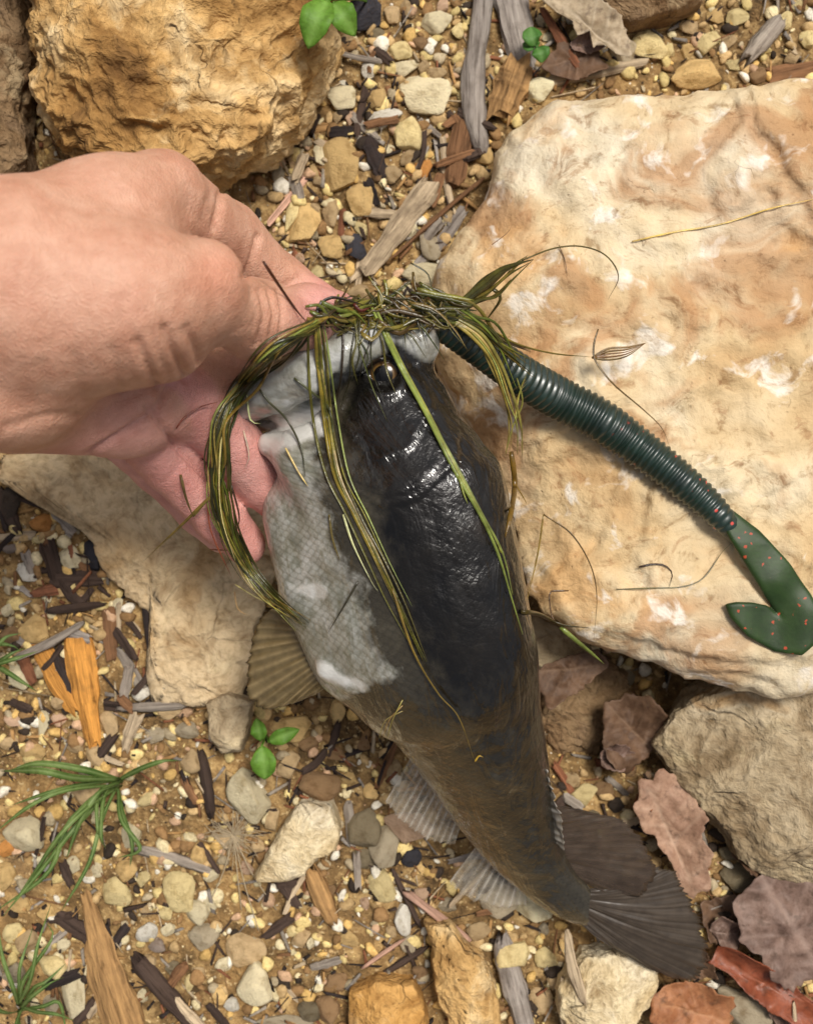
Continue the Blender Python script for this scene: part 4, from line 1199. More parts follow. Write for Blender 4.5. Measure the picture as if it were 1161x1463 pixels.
def grass(base, blades, label):
    b = PG(*base)
    root = thing('grass_tuft', tuple(b), label, 'grass')
    extra = [([(a + rs.uniform(-26, 26) * (k + 1) / len(p), c + rs.uniform(-26, 26) * (k + 1) / len(p)) for k, (a, c) in enumerate(p)], w * 0.6, z * rs.uniform(0.5, 1.1)) for p, w, z in blades]
    for (pts, w, bz) in [(p, w * 0.62, z) for p, w, z in blades] + extra[::2]:
        full = [base] + list(pts)
        n = len(full)
        zs = [0.004] + [bz * math.sin(math.pi * min(1, (i / (n - 1)) * 0.8)) + 0.006 for i in range(1, n)]
        path = catmull(np.array([P(a + rs.uniform(-5, 5), c + rs.uniform(-5, 5), z * rs.uniform(0.8, 1.2) + b[2]) for (a, c), z in zip(full, zs)]), 18)
        v, f = blade_mesh(path, w)
        o = part_mesh('blade', v, f, ML_GRASS, root, 0.0003)
        attr(o.data, 'vein', np.tile([0, 0.0, 1, 0.0, 0], 18))
grass((172, 1118), [([(110, 1108), (60, 1106), (2, 1098)], 0.0046, 0.05), ([(100, 1130), (50, 1150), (-6, 1192)], 0.0026, 0.05), ([(130, 1150), (90, 1190), (40, 1262)], 0.0026, 0.05),
                    ([(150, 1170), (130, 1230), (92, 1300)], 0.0026, 0.05), ([(175, 1160), (185, 1200), (190, 1238)], 0.003, 0.04), ([(210, 1095), (240, 1086), (262, 1084)], 0.0034, 0.03),
                    ([(110, 1180), (60, 1240), (6, 1310)], 0.003, 0.045), ([(140, 1135), (110, 1170), (96, 1225)], 0.003, 0.05), ([(150, 1140), (140, 1190), (150, 1210)], 0.0026, 0.04),
                    ([(115, 1120), (70, 1128), (20, 1150)], 0.0026, 0.04)],
      'tuft of fresh green grass blades arching over the gravel by the squarish cream stone')
grass((-20, 950), [([(0, 945), (20, 930), (40, 925)], 0.003, 0.03), ([(0, 955), (30, 975), (52, 992)], 0.0035, 0.03), ([(-10, 930), (5, 915), (30, 905)], 0.0028, 0.03)],
      'small grass tuft beside the orange bark chips')
grass((30, 1440), [([(40, 1400), (60, 1350), (75, 1290)], 0.0026, 0.04), ([(15, 1410), (5, 1370), (-5, 1330)], 0.003, 0.03), ([(50, 1420), (75, 1400), (95, 1395)], 0.0028, 0.03),
                   ([(10, 1445), (-10, 1430), (-30, 1400)], 0.003, 0.03), ([(55, 1445), (80, 1450), (110, 1462)], 0.0026, 0.03), ([(30, 1410), (28, 1380), (45, 1330)], 0.0024, 0.04), ([(20, 1460), (30, 1480), (60, 1490)], 0.003, 0.03)],
      'sprawling pale green grass tuft beside the tall cream stone')

def root_tuft():
    c = PG(335, 1192)
    rng = np.random.default_rng(3)
    V = []; Fc = []; o = 0
    for i in range(90):
        a = rng.uniform(0, 6.28); L = rng.uniform(0.010, 0.028)
        p = [c + (0, 0, 0.003)]
        cur = c + np.array([0, 0, 0.003]); bend = rng.uniform(-1.2, 1.2)
        for k in range(6):
            aa = a + bend * k / 5
            cur = cur + np.array([math.cos(aa), math.sin(aa), rng.uniform(-0.1, 0.55) if k < 3 else rng.uniform(-0.6, 0.1)]) * L / 6
            cur[2] = max(cur[2], c[2] + 0.002)
            p.append(cur.copy())
        v, f = tube(catmull(np.array(p), 10), 0.00022, 4)
        V.append(v); Fc += [tuple(q + o for q in ff) for ff in f]; o += len(v)
    for tx, ty in ((370, 1330), (300, 1290), (395, 1300), (345, 1300)):
        pts = np.array([c + (0, 0, 0.003), PG(335 + (tx - 335) * 0.4, 1192 + (ty - 1192) * 0.5, 0.008), PG(tx, ty, 0.003)])
        v, f = tube(catmull(pts, 14), 0.0004, 5)
        V.append(v); Fc += [tuple(q + o for q in ff) for ff in f]; o += len(v)
    g = G('dry_root'); g.set(Base_Color=C(176, 158, 128), Roughness=0.8)
    v = np.concatenate(V)
    me = mk_mesh('root_tuft', v - c, Fc)
    ob = obj('root_tuft', me, g.m, label='wispy tuft of dry grey roots beside the flat tan limestone piece', cat='roots')
    ob.location = c
root_tuft()

# ------------------------------------------------------------------ the fish
SP = np.array([  # px, py, z, half width (px)
    (556, 474, .170, 44), (548, 502, .173, 66), (538, 545, .176, 96), (535, 600, .177, 121), (540, 650, .176, 146), (549, 700, .174, 165), (572, 800, .171, 164),
    (600, 900, .166, 155), (630, 970, .156, 138), (654, 1012, .145, 114), (674, 1055, .132, 99), (697, 1110, .113, 84), (718, 1160, .096, 70),
    (743, 1208, .082, 56), (775, 1250, .071, 43), (815, 1286, .063, 34), (852, 1308, .058, 25), (884, 1324, .054, 13)])
FISH_ROLL = R(33)
def fish_frames():
    c = np.array([P(a, b, z) for a, b, z, w in SP])
    hw = np.array([S(w, z) for a, b, z, w in SP])
    n = 160
    path = catmull(np.column_stack([c, hw]), n)
    c = path[:, :3]; hw = path[:, 3]
    s = np.concatenate([[0], np.cumsum(np.linalg.norm(np.diff(c, axis=0), axis=1))])
    T = np.gradient(c, axis=0); T /= np.linalg.norm(T, axis=1, keepdims=True)
    Rt = np.cross((0, 0, 1), T); Rt /= np.linalg.norm(Rt, axis=1, keepdims=True)
    U = np.cross(T, Rt)
    U = np.where(U[:, 2:3] < 0, -U, U)
    D = Rt * math.cos(FISH_ROLL) + U * math.sin(FISH_ROLL)
    L = -Rt * math.sin(FISH_ROLL) + U * math.cos(FISH_ROLL)
    bk = np.interp(s / s[-1], [0, 0.15, 0.6, 1], [0.72, 0.64, 0.62, 0.5])
    A = hw / np.sqrt(math.cos(FISH_ROLL) ** 2 + (bk * math.sin(FISH_ROLL)) ** 2)
    return dict(c=c, s=s, T=T, D=D, L=L, A=A, B=A * bk, R=Rt, U=U)
FF = fish_frames()

def fish_coords(p):
    c, s = FF['c'], FF['s']
    main = c[-1] - c[0]; ml = np.linalg.norm(main); main = main / ml
    proj = (c - c[0]) @ main
    t = np.interp((p - c[0]) @ main, proj, s)
    for _ in range(4):
        cc = np.stack([np.interp(t, s, c[:, k]) for k in range(3)], 1)
        TT = np.stack([np.interp(t, s, FF['T'][:, k]) for k in range(3)], 1)
        t = np.clip(t + 0.8 * np.einsum('ij,ij->i', p - cc, TT), 0, s[-1])
    cc = np.stack([np.interp(t, s, c[:, k]) for k in range(3)], 1)
    DD = np.stack([np.interp(t, s, FF['D'][:, k]) for k in range(3)], 1)
    LL = np.stack([np.interp(t, s, FF['L'][:, k]) for k in range(3)], 1)
    TT = np.stack([np.interp(t, s, FF['T'][:, k]) for k in range(3)], 1)
    A = np.interp(t, s, FF['A']); B = np.interp(t, s, FF['B'])
    w = p - cc
    ax = np.einsum('ij,ij->i', w, TT)
    return t, np.einsum('ij,ij->i', w, DD), np.einsum('ij,ij->i', w, LL), ax, A, B

def pix(v):
    s = F / (H - v[:, 2])
    return v[:, 0] * s + CX, CY - v[:, 1] * s

def seg_dist(x, y, line):
    d = np.full(len(x), 1e9)
    for (a, b) in zip(line[:-1], line[1:]):
        a = np.array(a, float); e = np.array(b, float) - a
        t = np.clip(((x - a[0]) * e[0] + (y - a[1]) * e[1]) / (e @ e), 0, 1)
        d = np.minimum(d, np.hypot(x - a[0] - t * e[0], y - a[1] - t * e[1]))
    return d

def TREE_EYE(v, fc):
    t = BVHTree.FromPolygons([tuple(q) for q in v], [tuple(int(k) for k in q) for q in fc])
    d = (Vector(P(548, 536, 0.0)) - Vector((0, 0, H))).normalized()
    return t.ray_cast(Vector((0, 0, H)), d)[0].z - 0.0016

def build_fish():
    h = 0.0021
    lo = np.array([P(320, 440, 0.17)[0] - 0.005, P(860, 1345, 0.06)[1], 0.02]); hi = np.array([P(880, 470, 0.17)[0], P(500, 425, 0.17)[1], 0.262])
    pts, n, lo = grid(lo, hi, h)
    f = np.full(len(pts), 0.05)
    cs = FF['c'][::8]
    near = np.zeros(len(pts), bool)
    for c, a in zip(cs, FF['A'][::8]):
        near |= ((pts - c) ** 2).sum(1) < (a + 0.022) ** 2
    jawc = [P(350, 578, .175), P(430, 535, .185), P(540, 475, .19), P(600, 478, .187)]
    for c in jawc:
        near |= ((pts - c) ** 2).sum(1) < 0.045 ** 2
    q = pts[near]
    t, d, l, ax, A, B = fish_coords(q)
    # slightly pointed oval section
    e = np.sqrt((d / A) ** 2 + (l / B) ** 2)
    body = (e - 1) * B * 0.95
    axo = np.where((t <= 0) | (t >= FF['s'][-1] - 1e-6), np.abs(ax), 0)
    body = np.sqrt(np.maximum(body, 0) ** 2 + axo ** 2) + np.minimum(body, 0) * (axo == 0) - 0.0
    body = np.where(axo > 0, np.maximum(body, axo - 0.003), body)
    # snout and lips
    sd = smin(body, sd_chain(q, [(556, 492, .200, 34), (596, 482, .197, 25), (612, 494, .191, 17)]), 0.009)
    # cheek plate lying over the body
    sd = smin(sd, sd_chain(q, [(390, 634, .180, 22), (440, 650, .190, 46), (500, 690, .194, 50)]), 0.015)
    sd = smin(sd, sd_chain(q, [(372, 592, .158, 24), (430, 585, .168, 40), (490, 560, .176, 44)]), 0.01)
    # crevice between jaw and cheek
    sd = smax(sd, -sd_chain(q, [(332, 604, .190, 6), (400, 602, .203, 8), (450, 582, .214, 8), (480, 552, .222, 5)]), 0.004)
    # lower jaw
    jaw = sd_chain(q, [(357, 574, .186, 30), (395, 553, .200, 35), (440, 530, .211, 37), (498, 500, .217, 33), (545, 474, .210, 25)])
    sd = smin(sd, jaw, 0.006)
    # mouth opening
    sd = smax(sd, -sd_chain(q, [(470, 452, .214, 13), (520, 448, .214, 18), (585, 452, .207, 13)]), 0.006)
    sd = smax(sd, -sd_chain(q, [(585, 470, .209, 3.5), (608, 482, .203, 3.0)]), 0.003)
    # eye socket
    sd = smax(sd, -sd_chain(q, [(548, 536, .240, 18), (548, 536, .236, 18)]), 0.008)
    # belly fullness, pelvic knob
    sd = smin(sd, sd_chain(q, [(420, 740, .160, 36), (450, 850, .155, 40), (492, 945, .146, 36)]), 0.02)
    sd = smin(sd, sd_chain(q, [(468, 956, .168, 16), (500, 970, .172, 15), (545, 974, .180, 9)]), 0.005)
    f[near] = sd
    v, fc = surface_nets(f.reshape(n), lo, h)
    v = smooth(v, fc, 2, 0.5)
    nm = normals(v, fc)
    x, y = pix(v)
    up = nm[:, 2] > -0.2
    grooves = [([(468, 640), (500, 690), (548, 716), (600, 705), (640, 660)], 0.0016, 5), ([(455, 610), (490, 600), (505, 560), (500, 530)], 0.0012, 5),
               ([(500, 610), (530, 640), (575, 640)], 0.0008, 6), ([(355, 600), (420, 566), (480, 535), (530, 505)], 0.0010, 5), ([(375, 575), (440, 545), (500, 512)], 0.0007, 4),
               ([(590, 520), (625, 565), (650, 610)], 0.0010, 6), ([(400, 690), (440, 660), (462, 640)], 0.001, 5), ([(415, 835), (450, 826), (470, 836)], 0.0012, 4), ([(440, 800), (500, 850), (520, 930)], 0.0008, 8)]
    disp = np.zeros(len(v))
    for line, dep, w in grooves:
        disp -= dep * np.exp(-(seg_dist(x, y, line) / w) ** 2)
    disp += 0.0007 * fbm(v * 90, 3, 4)
    gl = [(455, 618), (470, 655), (500, 700), (548, 724), (600, 712), (648, 664)]
    gy = np.interp(x, [q[0] for q in gl], [q[1] for q in gl])
    disp += 0.0034 * sstep(-3, 3, gy - y) * np.exp(-seg_dist(x, y, gl) / 38.0) * (x > 450) * (x < 655)
    pl = [(488, 590), (505, 640), (545, 660), (590, 640), (612, 590)]
    py_ = np.interp(x, [q[0] for q in pl], [q[1] for q in pl])
    disp += 0.0018 * sstep(-3, 3, py_ - y) * np.exp(-seg_dist(x, y, pl) / 24.0) * (x > 480) * (x < 620)
    disp -= 0.0060 * np.exp(-(seg_dist(x, y, [(346, 612), (400, 606), (440, 592), (468, 566), (482, 545)]) / 6.5) ** 2)
    disp -= 0.0030 * np.exp(-(seg_dist(x, y, [(482, 548), (510, 530), (530, 512)]) / 6) ** 2)
    er = np.hypot(x - 548, y - 536)
    disp += 0.0020 * np.exp(-((er - 30) / 6) ** 2) - 0.0015 * sstep(24, 16, er)
    v = v + nm * (disp * up)[:, None]
    t, d, l, ax, A, B = fish_coords(v)
    s = d / A
    x, y = pix(v)
    thr = np.interp(y, [440, 520, 560, 600, 700, 900, 965, 985, 1005, 1060, 1400], [-0.9, -0.7, -0.40, -0.16, -0.12, -0.02, -0.02, -0.25, -0.95, -1.0, -1.0])
    wob = 0.24 * fbm(v * 55, 4, 2, 0.6)
    back = sstep(-0.22, 0.22, s - thr + wob)
    blk = sstep(0.02, 0.42, s + wob - np.interp(y, [480, 700, 1000, 1300], [-0.2, 0.0, 0.12, 0.1]))
    blk = blk * (1 - 0.42 * sstep(860, 1180, y + 80 * fbm(v * 30, 3, 15))) * (1 - 0.6 * sstep(1200, 1290, y))
    jl = seg_dist(x, y, [(352, 575), (395, 554), (440, 530), (490, 500), (530, 476)])
    jaw = sstep(40, 27, jl + 5 * fbm(v * 80, 3, 31))
    lip = sstep(30, 18, seg_dist(x, y, [(585, 470), (612, 490)]))
    jaw = np.maximum(jaw, lip)
    wj = 9 * fbm(v * 60, 4, 41, 0.6)
    wh = sstep(30, 8, seg_dist(x, y, [(375, 628), (405, 620), (450, 604)]) + wj)
    wh = np.maximum(wh, sstep(15, 4, seg_dist(x, y, [(432, 842), (458, 846)]) + wj) * 0.7)
    wh = np.maximum(wh, 0.75 * sstep(20, 3, seg_dist(x, y, [(458, 958), (480, 970), (515, 976)]) + 1.6 * wj))
    wh = wh * (nm[:, 2] > -0.3)
    ang = np.arctan2(l / B, s)
    ctr = FF['c'][60].copy(); ctr[2] = 0.06
    root = thing('fish', tuple(ctr), 'wet dark backed largemouth fish with silvery belly, hanging from the hand by its jaw', 'fish')
    me = mk_mesh('body', v - ctr, fc)
    attr(me, 'back', back); attr(me, 'black', blk); attr(me, 'jaw', jaw); attr(me, 'white', wh)
    attr(me, 'fuv', np.stack([t, ang * 0.75 * A, np.zeros(len(t))], 1), 'FLOAT_VECTOR')
    # skin
    g = G('fish_skin')
    ob = g.coord()
    uv = g.at('fuv', 'Vector')
    n1 = g.noise(ob, 38, 5, 0.62, 0.4); n2 = g.noise(ob, 140, 5, 0.7); n3 = g.noise(ob, 420, 3, 0.6)
    sc = g.vor(g.map(g.map(uv, scale=(300, 250, 1)), rot=(0, 0, R(45))), 1.0, 'F1', 0, 0.16)
    sce = g.ramp(sc, [(0.34, 0.0), (0.62, 1.0)])
    belly = g.ramp(n1, [(0.30, C(140, 139, 126)), (0.46, C(172, 171, 160)), (0.58, C(192, 191, 183)), (0.72, C(210, 208, 202))])
    fl = g.ramp(n2, [(0.36, 1.0), (0.50, 0.0)])
    belly = g.mix(g.math('MULTIPLY', g.ramp(g.noise(g.map(uv, scale=(60, 160, 1)), 1.0, 5, 0.7, 0.6), [(0.50, 0.0), (0.62, 1.0)]), 0.55), belly, C(112, 112, 90))
    belly = g.mix(g.math('MULTIPLY', fl, 0.32), belly, C(96, 96, 78))
    belly = g.mix(g.math('MULTIPLY', sce, 0.42), belly, C(104, 102, 82))
    olive = g.ramp(n1, [(0.3, C(46, 42, 34)), (0.52, C(62, 57, 46)), (0.72, C(84, 78, 64))])
    olive = g.mix(g.math('MULTIPLY', sce, 0.4), olive, C(44, 40, 30))
    dark = g.ramp(n1, [(0.3, C(10, 9, 8)), (0.6, C(24, 21, 17)), (0.8, C(40, 34, 27))])
    n4 = g.noise(g.map(uv, scale=(120, 190, 1)), 1.0, 4, 0.7, 0.5)
    bka = g.ramp(g.math('ADD', g.at('back'), g.math('MULTIPLY', g.math('ADD', n4, -0.5), 0.9)), [(0.22, 0.0), (0.78, 1.0)])
    bla = g.ramp(g.math('ADD', g.at('black'), g.math('MULTIPLY', g.math('ADD', n4, -0.5), 0.9)), [(0.10, 0.0), (0.90, 1.0)])
    c = g.mix(bka, belly, g.mix(bla, olive, dark))
    jc = g.ramp(g.noise(g.map(ob, scale=(1, 1, 1)), 70, 4, 0.6), [(0.3, C(118, 116, 104)), (0.52, C(164, 164, 156)), (0.7, C(196, 196, 194))])
    c = g.mix(g.at('jaw'), c, jc)
    c = g.mix(g.math('MULTIPLY', g.ramp(g.math('ADD', g.at('white'), g.math('MULTIPLY', n2, 0.8)), [(0.55, 0.0), (1.2, 1.0)]), 0.75), c, C(230, 228, 222))
    bk = g.math('ADD', 0.30, g.math('MULTIPLY', g.at('back'), 0.7))
    hgt = g.math('ADD', g.math('MULTIPLY', g.math('MULTIPLY', n1, bk), 0.9), g.math('MULTIPLY', n2, 0.16))
    hgt = g.math('SUBTRACT', hgt, g.math('MULTIPLY', sce, 0.035))
    rough = g.math('ADD', g.math('MULTIPLY', g.at('back'), -0.16), g.math('ADD', 0.34, g.math('MULTIPLY', n3, 0.12)))
    g.set(Base_Color=c, Metallic=g.math('MULTIPLY', g.math('SUBTRACT', 1.0, bka), 0.22), Roughness=rough, Specular_IOR_Level=0.25, Coat_Weight=0.8, Coat_Roughness=0.03, Coat_Normal=g.bump(g.math('ADD', g.noise(g.map(uv, scale=(22, 62, 1)), 1.0, 3, 0.5, 1.6), g.math('MULTIPLY', n2, 0.03)), 0.62, 0.006),
          Normal=g.bump(hgt, 0.5, 0.006))
    obj('body', me, g.m, parent=root)
    # eye
    ec = P(548, 536, (TREE_EYE(v, fc)))
    g2 = G('fish_eye')
    gv = g2.coord()
    ln = g2.n('ShaderNodeVectorMath', {0: g2.n('ShaderNodeVectorMath', {0: gv, 1: (1, 1, 0)}, operation='MULTIPLY')}, 'Value', operation='LENGTH')
    g2.set(Base_Color=g2.ramp(ln, [(0.50, C(6, 5, 5)), (0.60, C(10, 8, 7)), (0.66, C(104, 78, 38)), (0.76, C(70, 50, 28)), (0.92, C(30, 24, 18))]), Roughness=0.16, Specular_IOR_Level=0.5)
    ev, ef = ico(4)
    em = mk_mesh('eye', ev, ef)
    eo = obj('eye', em, g2.m, parent=root)
    eo.location = ec - ctr
    r = S(22, .2); eo.scale = (r, r, r * 0.42)
    eo.rotation_euler = (0.12, -0.10, 0)
    return root, ctr, v, fc
FISH, FISH_C, FISH_V, FISH_F = build_fish()

def fin_material(name, ca, cb, alpha_ray=1.0, alpha_web=0.8, rough=0.4):
    g = G(name)
    r = g.at('ray')
    n = g.noise(g.coord(), 120, 4, 0.6)
    c = g.mix(r, ca, cb)
    c = g.mix(1.0, c, g.ramp(n, [(0.3, (0.65, 0.63, 0.6, 1)), (0.6, (1.05, 1.05, 1.05, 1))]), 'MULTIPLY')
    g.set(Base_Color=c, Roughness=rough, Specular_IOR_Level=0.5, Coat_Weight=0.3, Coat_Roughness=0.15,
          Alpha=g.math('ADD', alpha_web, g.math('MULTIPLY', r, alpha_ray - alpha_web)), Normal=g.bump(n, 0.2, 0.002))
    return g.m

def fin(name, base, tips, m, rays=12, pleat=0.0016, seg=14, thick=0.0006, parent=None, bow=0.0, fork=0.0, label=None):
    # base and tips: polylines of (px, py, z); the membrane spans between them with raised rays
    nb = rays * 6 + 1
    b = catmull(np.array([P(*q) for q in base]), nb)
    t = catmull(np.array([P(*q) for q in tips]), nb)
    ph = np.linspace(0, rays, nb)
    ray = 0.5 + 0.5 * np.cos(ph * 2 * math.pi)
    nrm = np.cross((t - b)[nb // 2], (b[-1] - b[0])); nrm /= np.linalg.norm(nrm) + 1e-12
    if nrm[2] < 0: nrm = -nrm
    V = []; RA = []
    rng = np.random.default_rng(len(name) * 7 + rays)
    jag = 1 - 0.05 * rng.random(nb) - 0.06 * np.abs(vnoise(np.stack([ph * 0.7, ph * 0, ph * 0 + rays], 1), 4)) - fork * (1 - ray) * 0.12
    for i in range(seg + 1):
        u = i / seg
        q = b + (t - b) * (u * jag)[:, None]
        amp = pleat * (0.35 + 0.65 * u) * min(1, u * 6)
        q = q + nrm * ((ray - 0.5) * 2 * amp * (0.55 + 0.45 * vnoise(np.stack([np.floor(ph + 0.5) * 1.7, np.full(nb, u * 1.5), np.zeros(nb)], 1), 13)) + 0.003 * u * vnoise(np.stack([ph * 0.25, np.full(nb, u * 1.5), np.zeros(nb)], 1), 17) + bow * math.sin(math.pi * u) + 0.0008 * vnoise(np.stack([ph * 0.8, np.full(nb, u * 4), np.zeros(nb)], 1), 3))[:, None]
        V.append(q); RA.append(ray ** 2 * (0.6 + 0.4 * vnoise(np.stack([np.floor(ph + 0.5) * 3.1, np.full(nb, u * 2), np.zeros(nb)], 1), 9)))
    V = np.concatenate(V)
    idx = np.arange((seg + 1) * nb).reshape(seg + 1, nb)
    f = np.stack([idx[:-1, :-1], idx[1:, :-1], idx[1:, 1:], idx[:-1, 1:]], -1).reshape(-1, 4)
    me = mk_mesh(name, V - FISH_C, f)
    attr(me, 'ray', np.concatenate(RA))
    o = obj(name, me, m, parent=FISH)
    md = o.modifiers.new('thickness', 'SOLIDIFY'); md.thickness = thick
    if label: o['label'] = label
    return o
MF_PEC = fin_material('fin_brown', C(112, 96, 64), C(150, 130, 92), 1.0, 0.88)
MF_CLR = fin_material('fin_clear', C(206, 196, 176), C(226, 218, 204), 0.55, 0.16)
MF_DOR = fin_material('fin_grey', C(110, 102, 90), C(196, 190, 180), 1.0, 0.75)
MF_SOFT = fin_material('fin_dusky', C(68, 55, 43), C(76, 62, 49), 0.88, 0.78)
MF_TAIL = fin_material('fin_tail', C(64, 54, 43), C(74, 63, 51), 1.0, 0.93, 0.4)
fin('pectoral_fin', [(428, 886, .150), (446, 930, .152), (462, 985, .150)], [(386, 868, .132), (362, 902, .124), (350, 958, .118), (356, 1004, .118), (398, 1012, .122), (452, 992, .130)], MF_PEC, 14, 0.0015, label='brown pleated fan shaped fin')
fin('pelvic_fin', [(596, 1066, .085), (640, 1130, .080), (664, 1160, .078)], [(548, 1150, .055), (578, 1178, .050), (612, 1200, .050), (650, 1206, .052)], MF_CLR, 12, 0.0005, label='clear whitish fin with pale rays')
fin('anal_fin', [(690, 1195, .070), (730, 1238, .066), (752, 1262, .062)], [(640, 1262, .04), (668, 1286, .038), (712, 1296, .04), (752, 1290, .045)], MF_CLR, 10, 0.0005, label='thin clear fin under the tail stalk')
fin('spiny_dorsal_fin', [(725, 1030, .142), (752, 1090, .125), (780, 1170, .108), (790, 1200, .10)], [(748, 1036, .162), (780, 1088, .146), (806, 1165, .120), (808, 1215, .104)], MF_DOR, 16, 0.0005, fork=1.0, label='grey spiny folded fin along the back')
fin('soft_dorsal_fin', [(778, 1150, .106), (790, 1200, .092), (815, 1252, .076)], [(804, 1150, .098), (846, 1158, .088), (892, 1172, .078), (926, 1204, .068), (938, 1244, .062), (920, 1276, .060), (880, 1282, .062)], MF_SOFT, 16, 0.0003, label='dusky brown see-through fin behind the spines')
fin('tail_fin', [(808, 1300, .060), (822, 1290, .064), (828, 1272, .066)], [(905, 1372, .040), (958, 1398, .034), (1000, 1396, .032), (1020, 1360, .036), (1004, 1310, .044), (975, 1252, .052), (930, 1236, .058)], MF_TAIL, 26, 0.00022, seg=20, bow=0.006)

# ------------------------------------------------------------------ the hand
def build_hand():
    h = 0.0022
    lo = np.array([-0.40, P(300, 830, 0.15)[1] - 0.005, 0.10]); hi = np.array([P(520, 450, 0.2)[0], P(200, 190, 0.3)[1] + 0.012, 0.40])
    # the forearm runs on out of the grid, so it is met by a longer, coarser box
    parts_main = [
        ([(-900, 630, .46, 135), (-300, 460, .385, 120), (20, 388, .335, 118)], 0.02),
        ([(-900, 740, .44, 125), (-300, 560, .365, 118), (20, 532, .300, 112)], 0.02),
        ([(20, 372, .325, 108), (150, 326, .300, 88), (228, 288, .276, 72)], 0.02),
        ([(60, 430, .330, 132), (180, 428, .325, 102), (286, 400, .312, 61)], 0.012),
        ([(80, 466, .312, 100), (232, 480, .292, 66)], 0.02),
        ([(20, 555, .265, 92), (180, 580, .228, 72)], 0.02),
        ([(170, 560, .222, 70), (262, 566, .192, 52), (318, 572, .165, 44)], 0.02),
        ([(250, 560, .195, 50), (338, 528, .178, 38)], 0.015)]
    index = [(230, 288, .270, 71), (322, 344, .208, 54), (396, 406, .176, 42), (462, 440, .172, 32)]
    thumb = [(292, 424, .300, 56), (366, 458, .250, 54), (440, 452, .222, 43), (476, 450, .210, 36)]
    middle = [(200, 520, .235, 50), (300, 598, .188, 45), (374, 682, .150, 42), (408, 722, .138, 34)]
    ring = [(166, 583, .225, 48), (243, 662, .178, 40), (314, 740, .146, 37), (350, 778, .136, 30)]
    little = [(146, 598, .195, 40), (222, 668, .148, 33), (285, 733, .126, 30), (315, 765, .12, 25)]
    def dist(p):
        d = None
        for ch, k in parts_main:
            e = sd_chain(p, ch, 0.02)
            d = e if d is None else smin(d, e, k)
        dm = d
        di = sd_chain(p, index, 0.006); dt = sd_chain(p, thumb, 0.010)
        d = smin(dm, di, 0.006)
        fing = smin(smin(sd_chain(p, middle, 0.005), sd_chain(p, ring, 0.005), 0.0008), sd_chain(p, little, 0.005), 0.0008)
        d2 = smin(smin(dm, dt, 0.012), di, 0.0045)
        out = smin(d2, fing, 0.004)
        return out, fing, np.minimum(dm, dt), di
    pts, n, lo = grid(lo, hi, h)
    f = np.full(len(pts), 0.05, dtype=np.float64)
    # evaluate coarsely first, then only near the surface
    out = np.empty(len(pts))
    ch = 600000
    for i in range(0, len(pts), ch):
        out[i:i + ch] = dist(pts[i:i + ch])[0]
    v, fc = surface_nets(out.reshape(n), lo, h)
    v = smooth(v, fc, 3, 0.5)
    nm = normals(v, fc)
    x, y = pix(v)
    o, fg, dm, di = dist(v)
    palm = sstep(0.004, -0.002, fg - np.minimum(dm, di))
    lowp = sstep(500, 640, y) * sstep(0.30, 0.25, v[:, 2])
    pink = np.clip(np.maximum(palm, lowp * 0.7), 0, 1)
    tip = sstep(90, 20, np.hypot(x - 478, y - 440))
    pink = np.maximum(pink, tip)
    kn = sstep(70, 10, np.hypot(x - 320, y - 395)) * (v[:, 2] > 0.27)
    cre = [  # polyline, depth, width px, which (0 upper mass, 1 fingers)
        ([(372, 414), (381, 450), (368, 492)], 0.0022, 3.6), ([(385, 414), (394, 448), (386, 488)], 0.0022, 3.6), ([(398, 414), (405, 446), (400, 482)], 0.0018, 3.4), ([(360, 418), (367, 450), (356, 490)], 0.0008, 3.4),
        ([(236, 470), (250, 505), (266, 542)], 0.0030, 6), ([(196, 488), (212, 520), (226, 556)], 0.0026, 6), ([(268, 470), (280, 498), (286, 520)], 0.0022, 6), ([(160, 500), (168, 530), (170, 562)], 0.0014, 8),
        ([(108, 508), (114, 540), (118, 570)], 0.0013, 9), ([(214, 470), (230, 505), (246, 550)], 0.0010, 5), ([(60, 520), (66, 560)], 0.0010, 9), ([(180, 505), (190, 545)], 0.0008, 5),
        ([(318, 272), (316, 300), (308, 330)], 0.0030, 4), ([(369, 338), (362, 365), (350, 396)], 0.0030, 4), ([(431, 392), (418, 402), (406, 408)], 0.0014, 3.5), ([(302, 280), (300, 305), (294, 322)], 0.0008, 5),
        ([(242, 552), (222, 588), (176, 618), (130, 646)], 0.0036, 4.5), ([(212, 580), (250, 634), (290, 676), (318, 698)], 0.0036, 5), ([(252, 615), (276, 588)], 0.0011, 3.5), ([(300, 690), (326, 660)], 0.0010, 3.5), ([(236, 690), (258, 664)], 0.0009, 3.5),
        ([(296, 758), (316, 730)], 0.0008, 3), ([(336, 725), (356, 705)], 0.0009, 3.5), ([(100, 600), (150, 588), (200, 560)], 0.0012, 5), ([(10, 610), (60, 596), (110, 590)], 0.0012, 7)]
    disp = np.zeros(len(v))
    for line, dep, w in cre:
        disp -= dep * np.exp(-(seg_dist(x, y, line) / w) ** 2)
    # hollow of the first web, tendon swelling, soft unevenness
    disp -= 0.005 * np.exp(-(((x - 282) / 26) ** 2 + ((y - 300) / 40) ** 2)) * (nm[:, 2] > 0)
    disp += 0.0010 * fbm(v * 38, 3, 6) + 0.00022 * fbm(v * 260, 2, 8)
    v = v + nm * (disp * (nm[:, 2] > -0.1))[:, None]
    ctr = v.mean(0); ctr[2] = v[:, 2].min()
    me = mk_mesh('person', v - ctr, fc)
    attr(me, 'pink', pink); attr(me, 'knuckle', kn)
    g = G('skin')
    ob = g.coord()
    n1 = g.noise(ob, 26, 4, 0.55); n2 = g.noise(ob, 150, 5, 0.65); pores = g.vor(ob, 900, 'F1', 0)
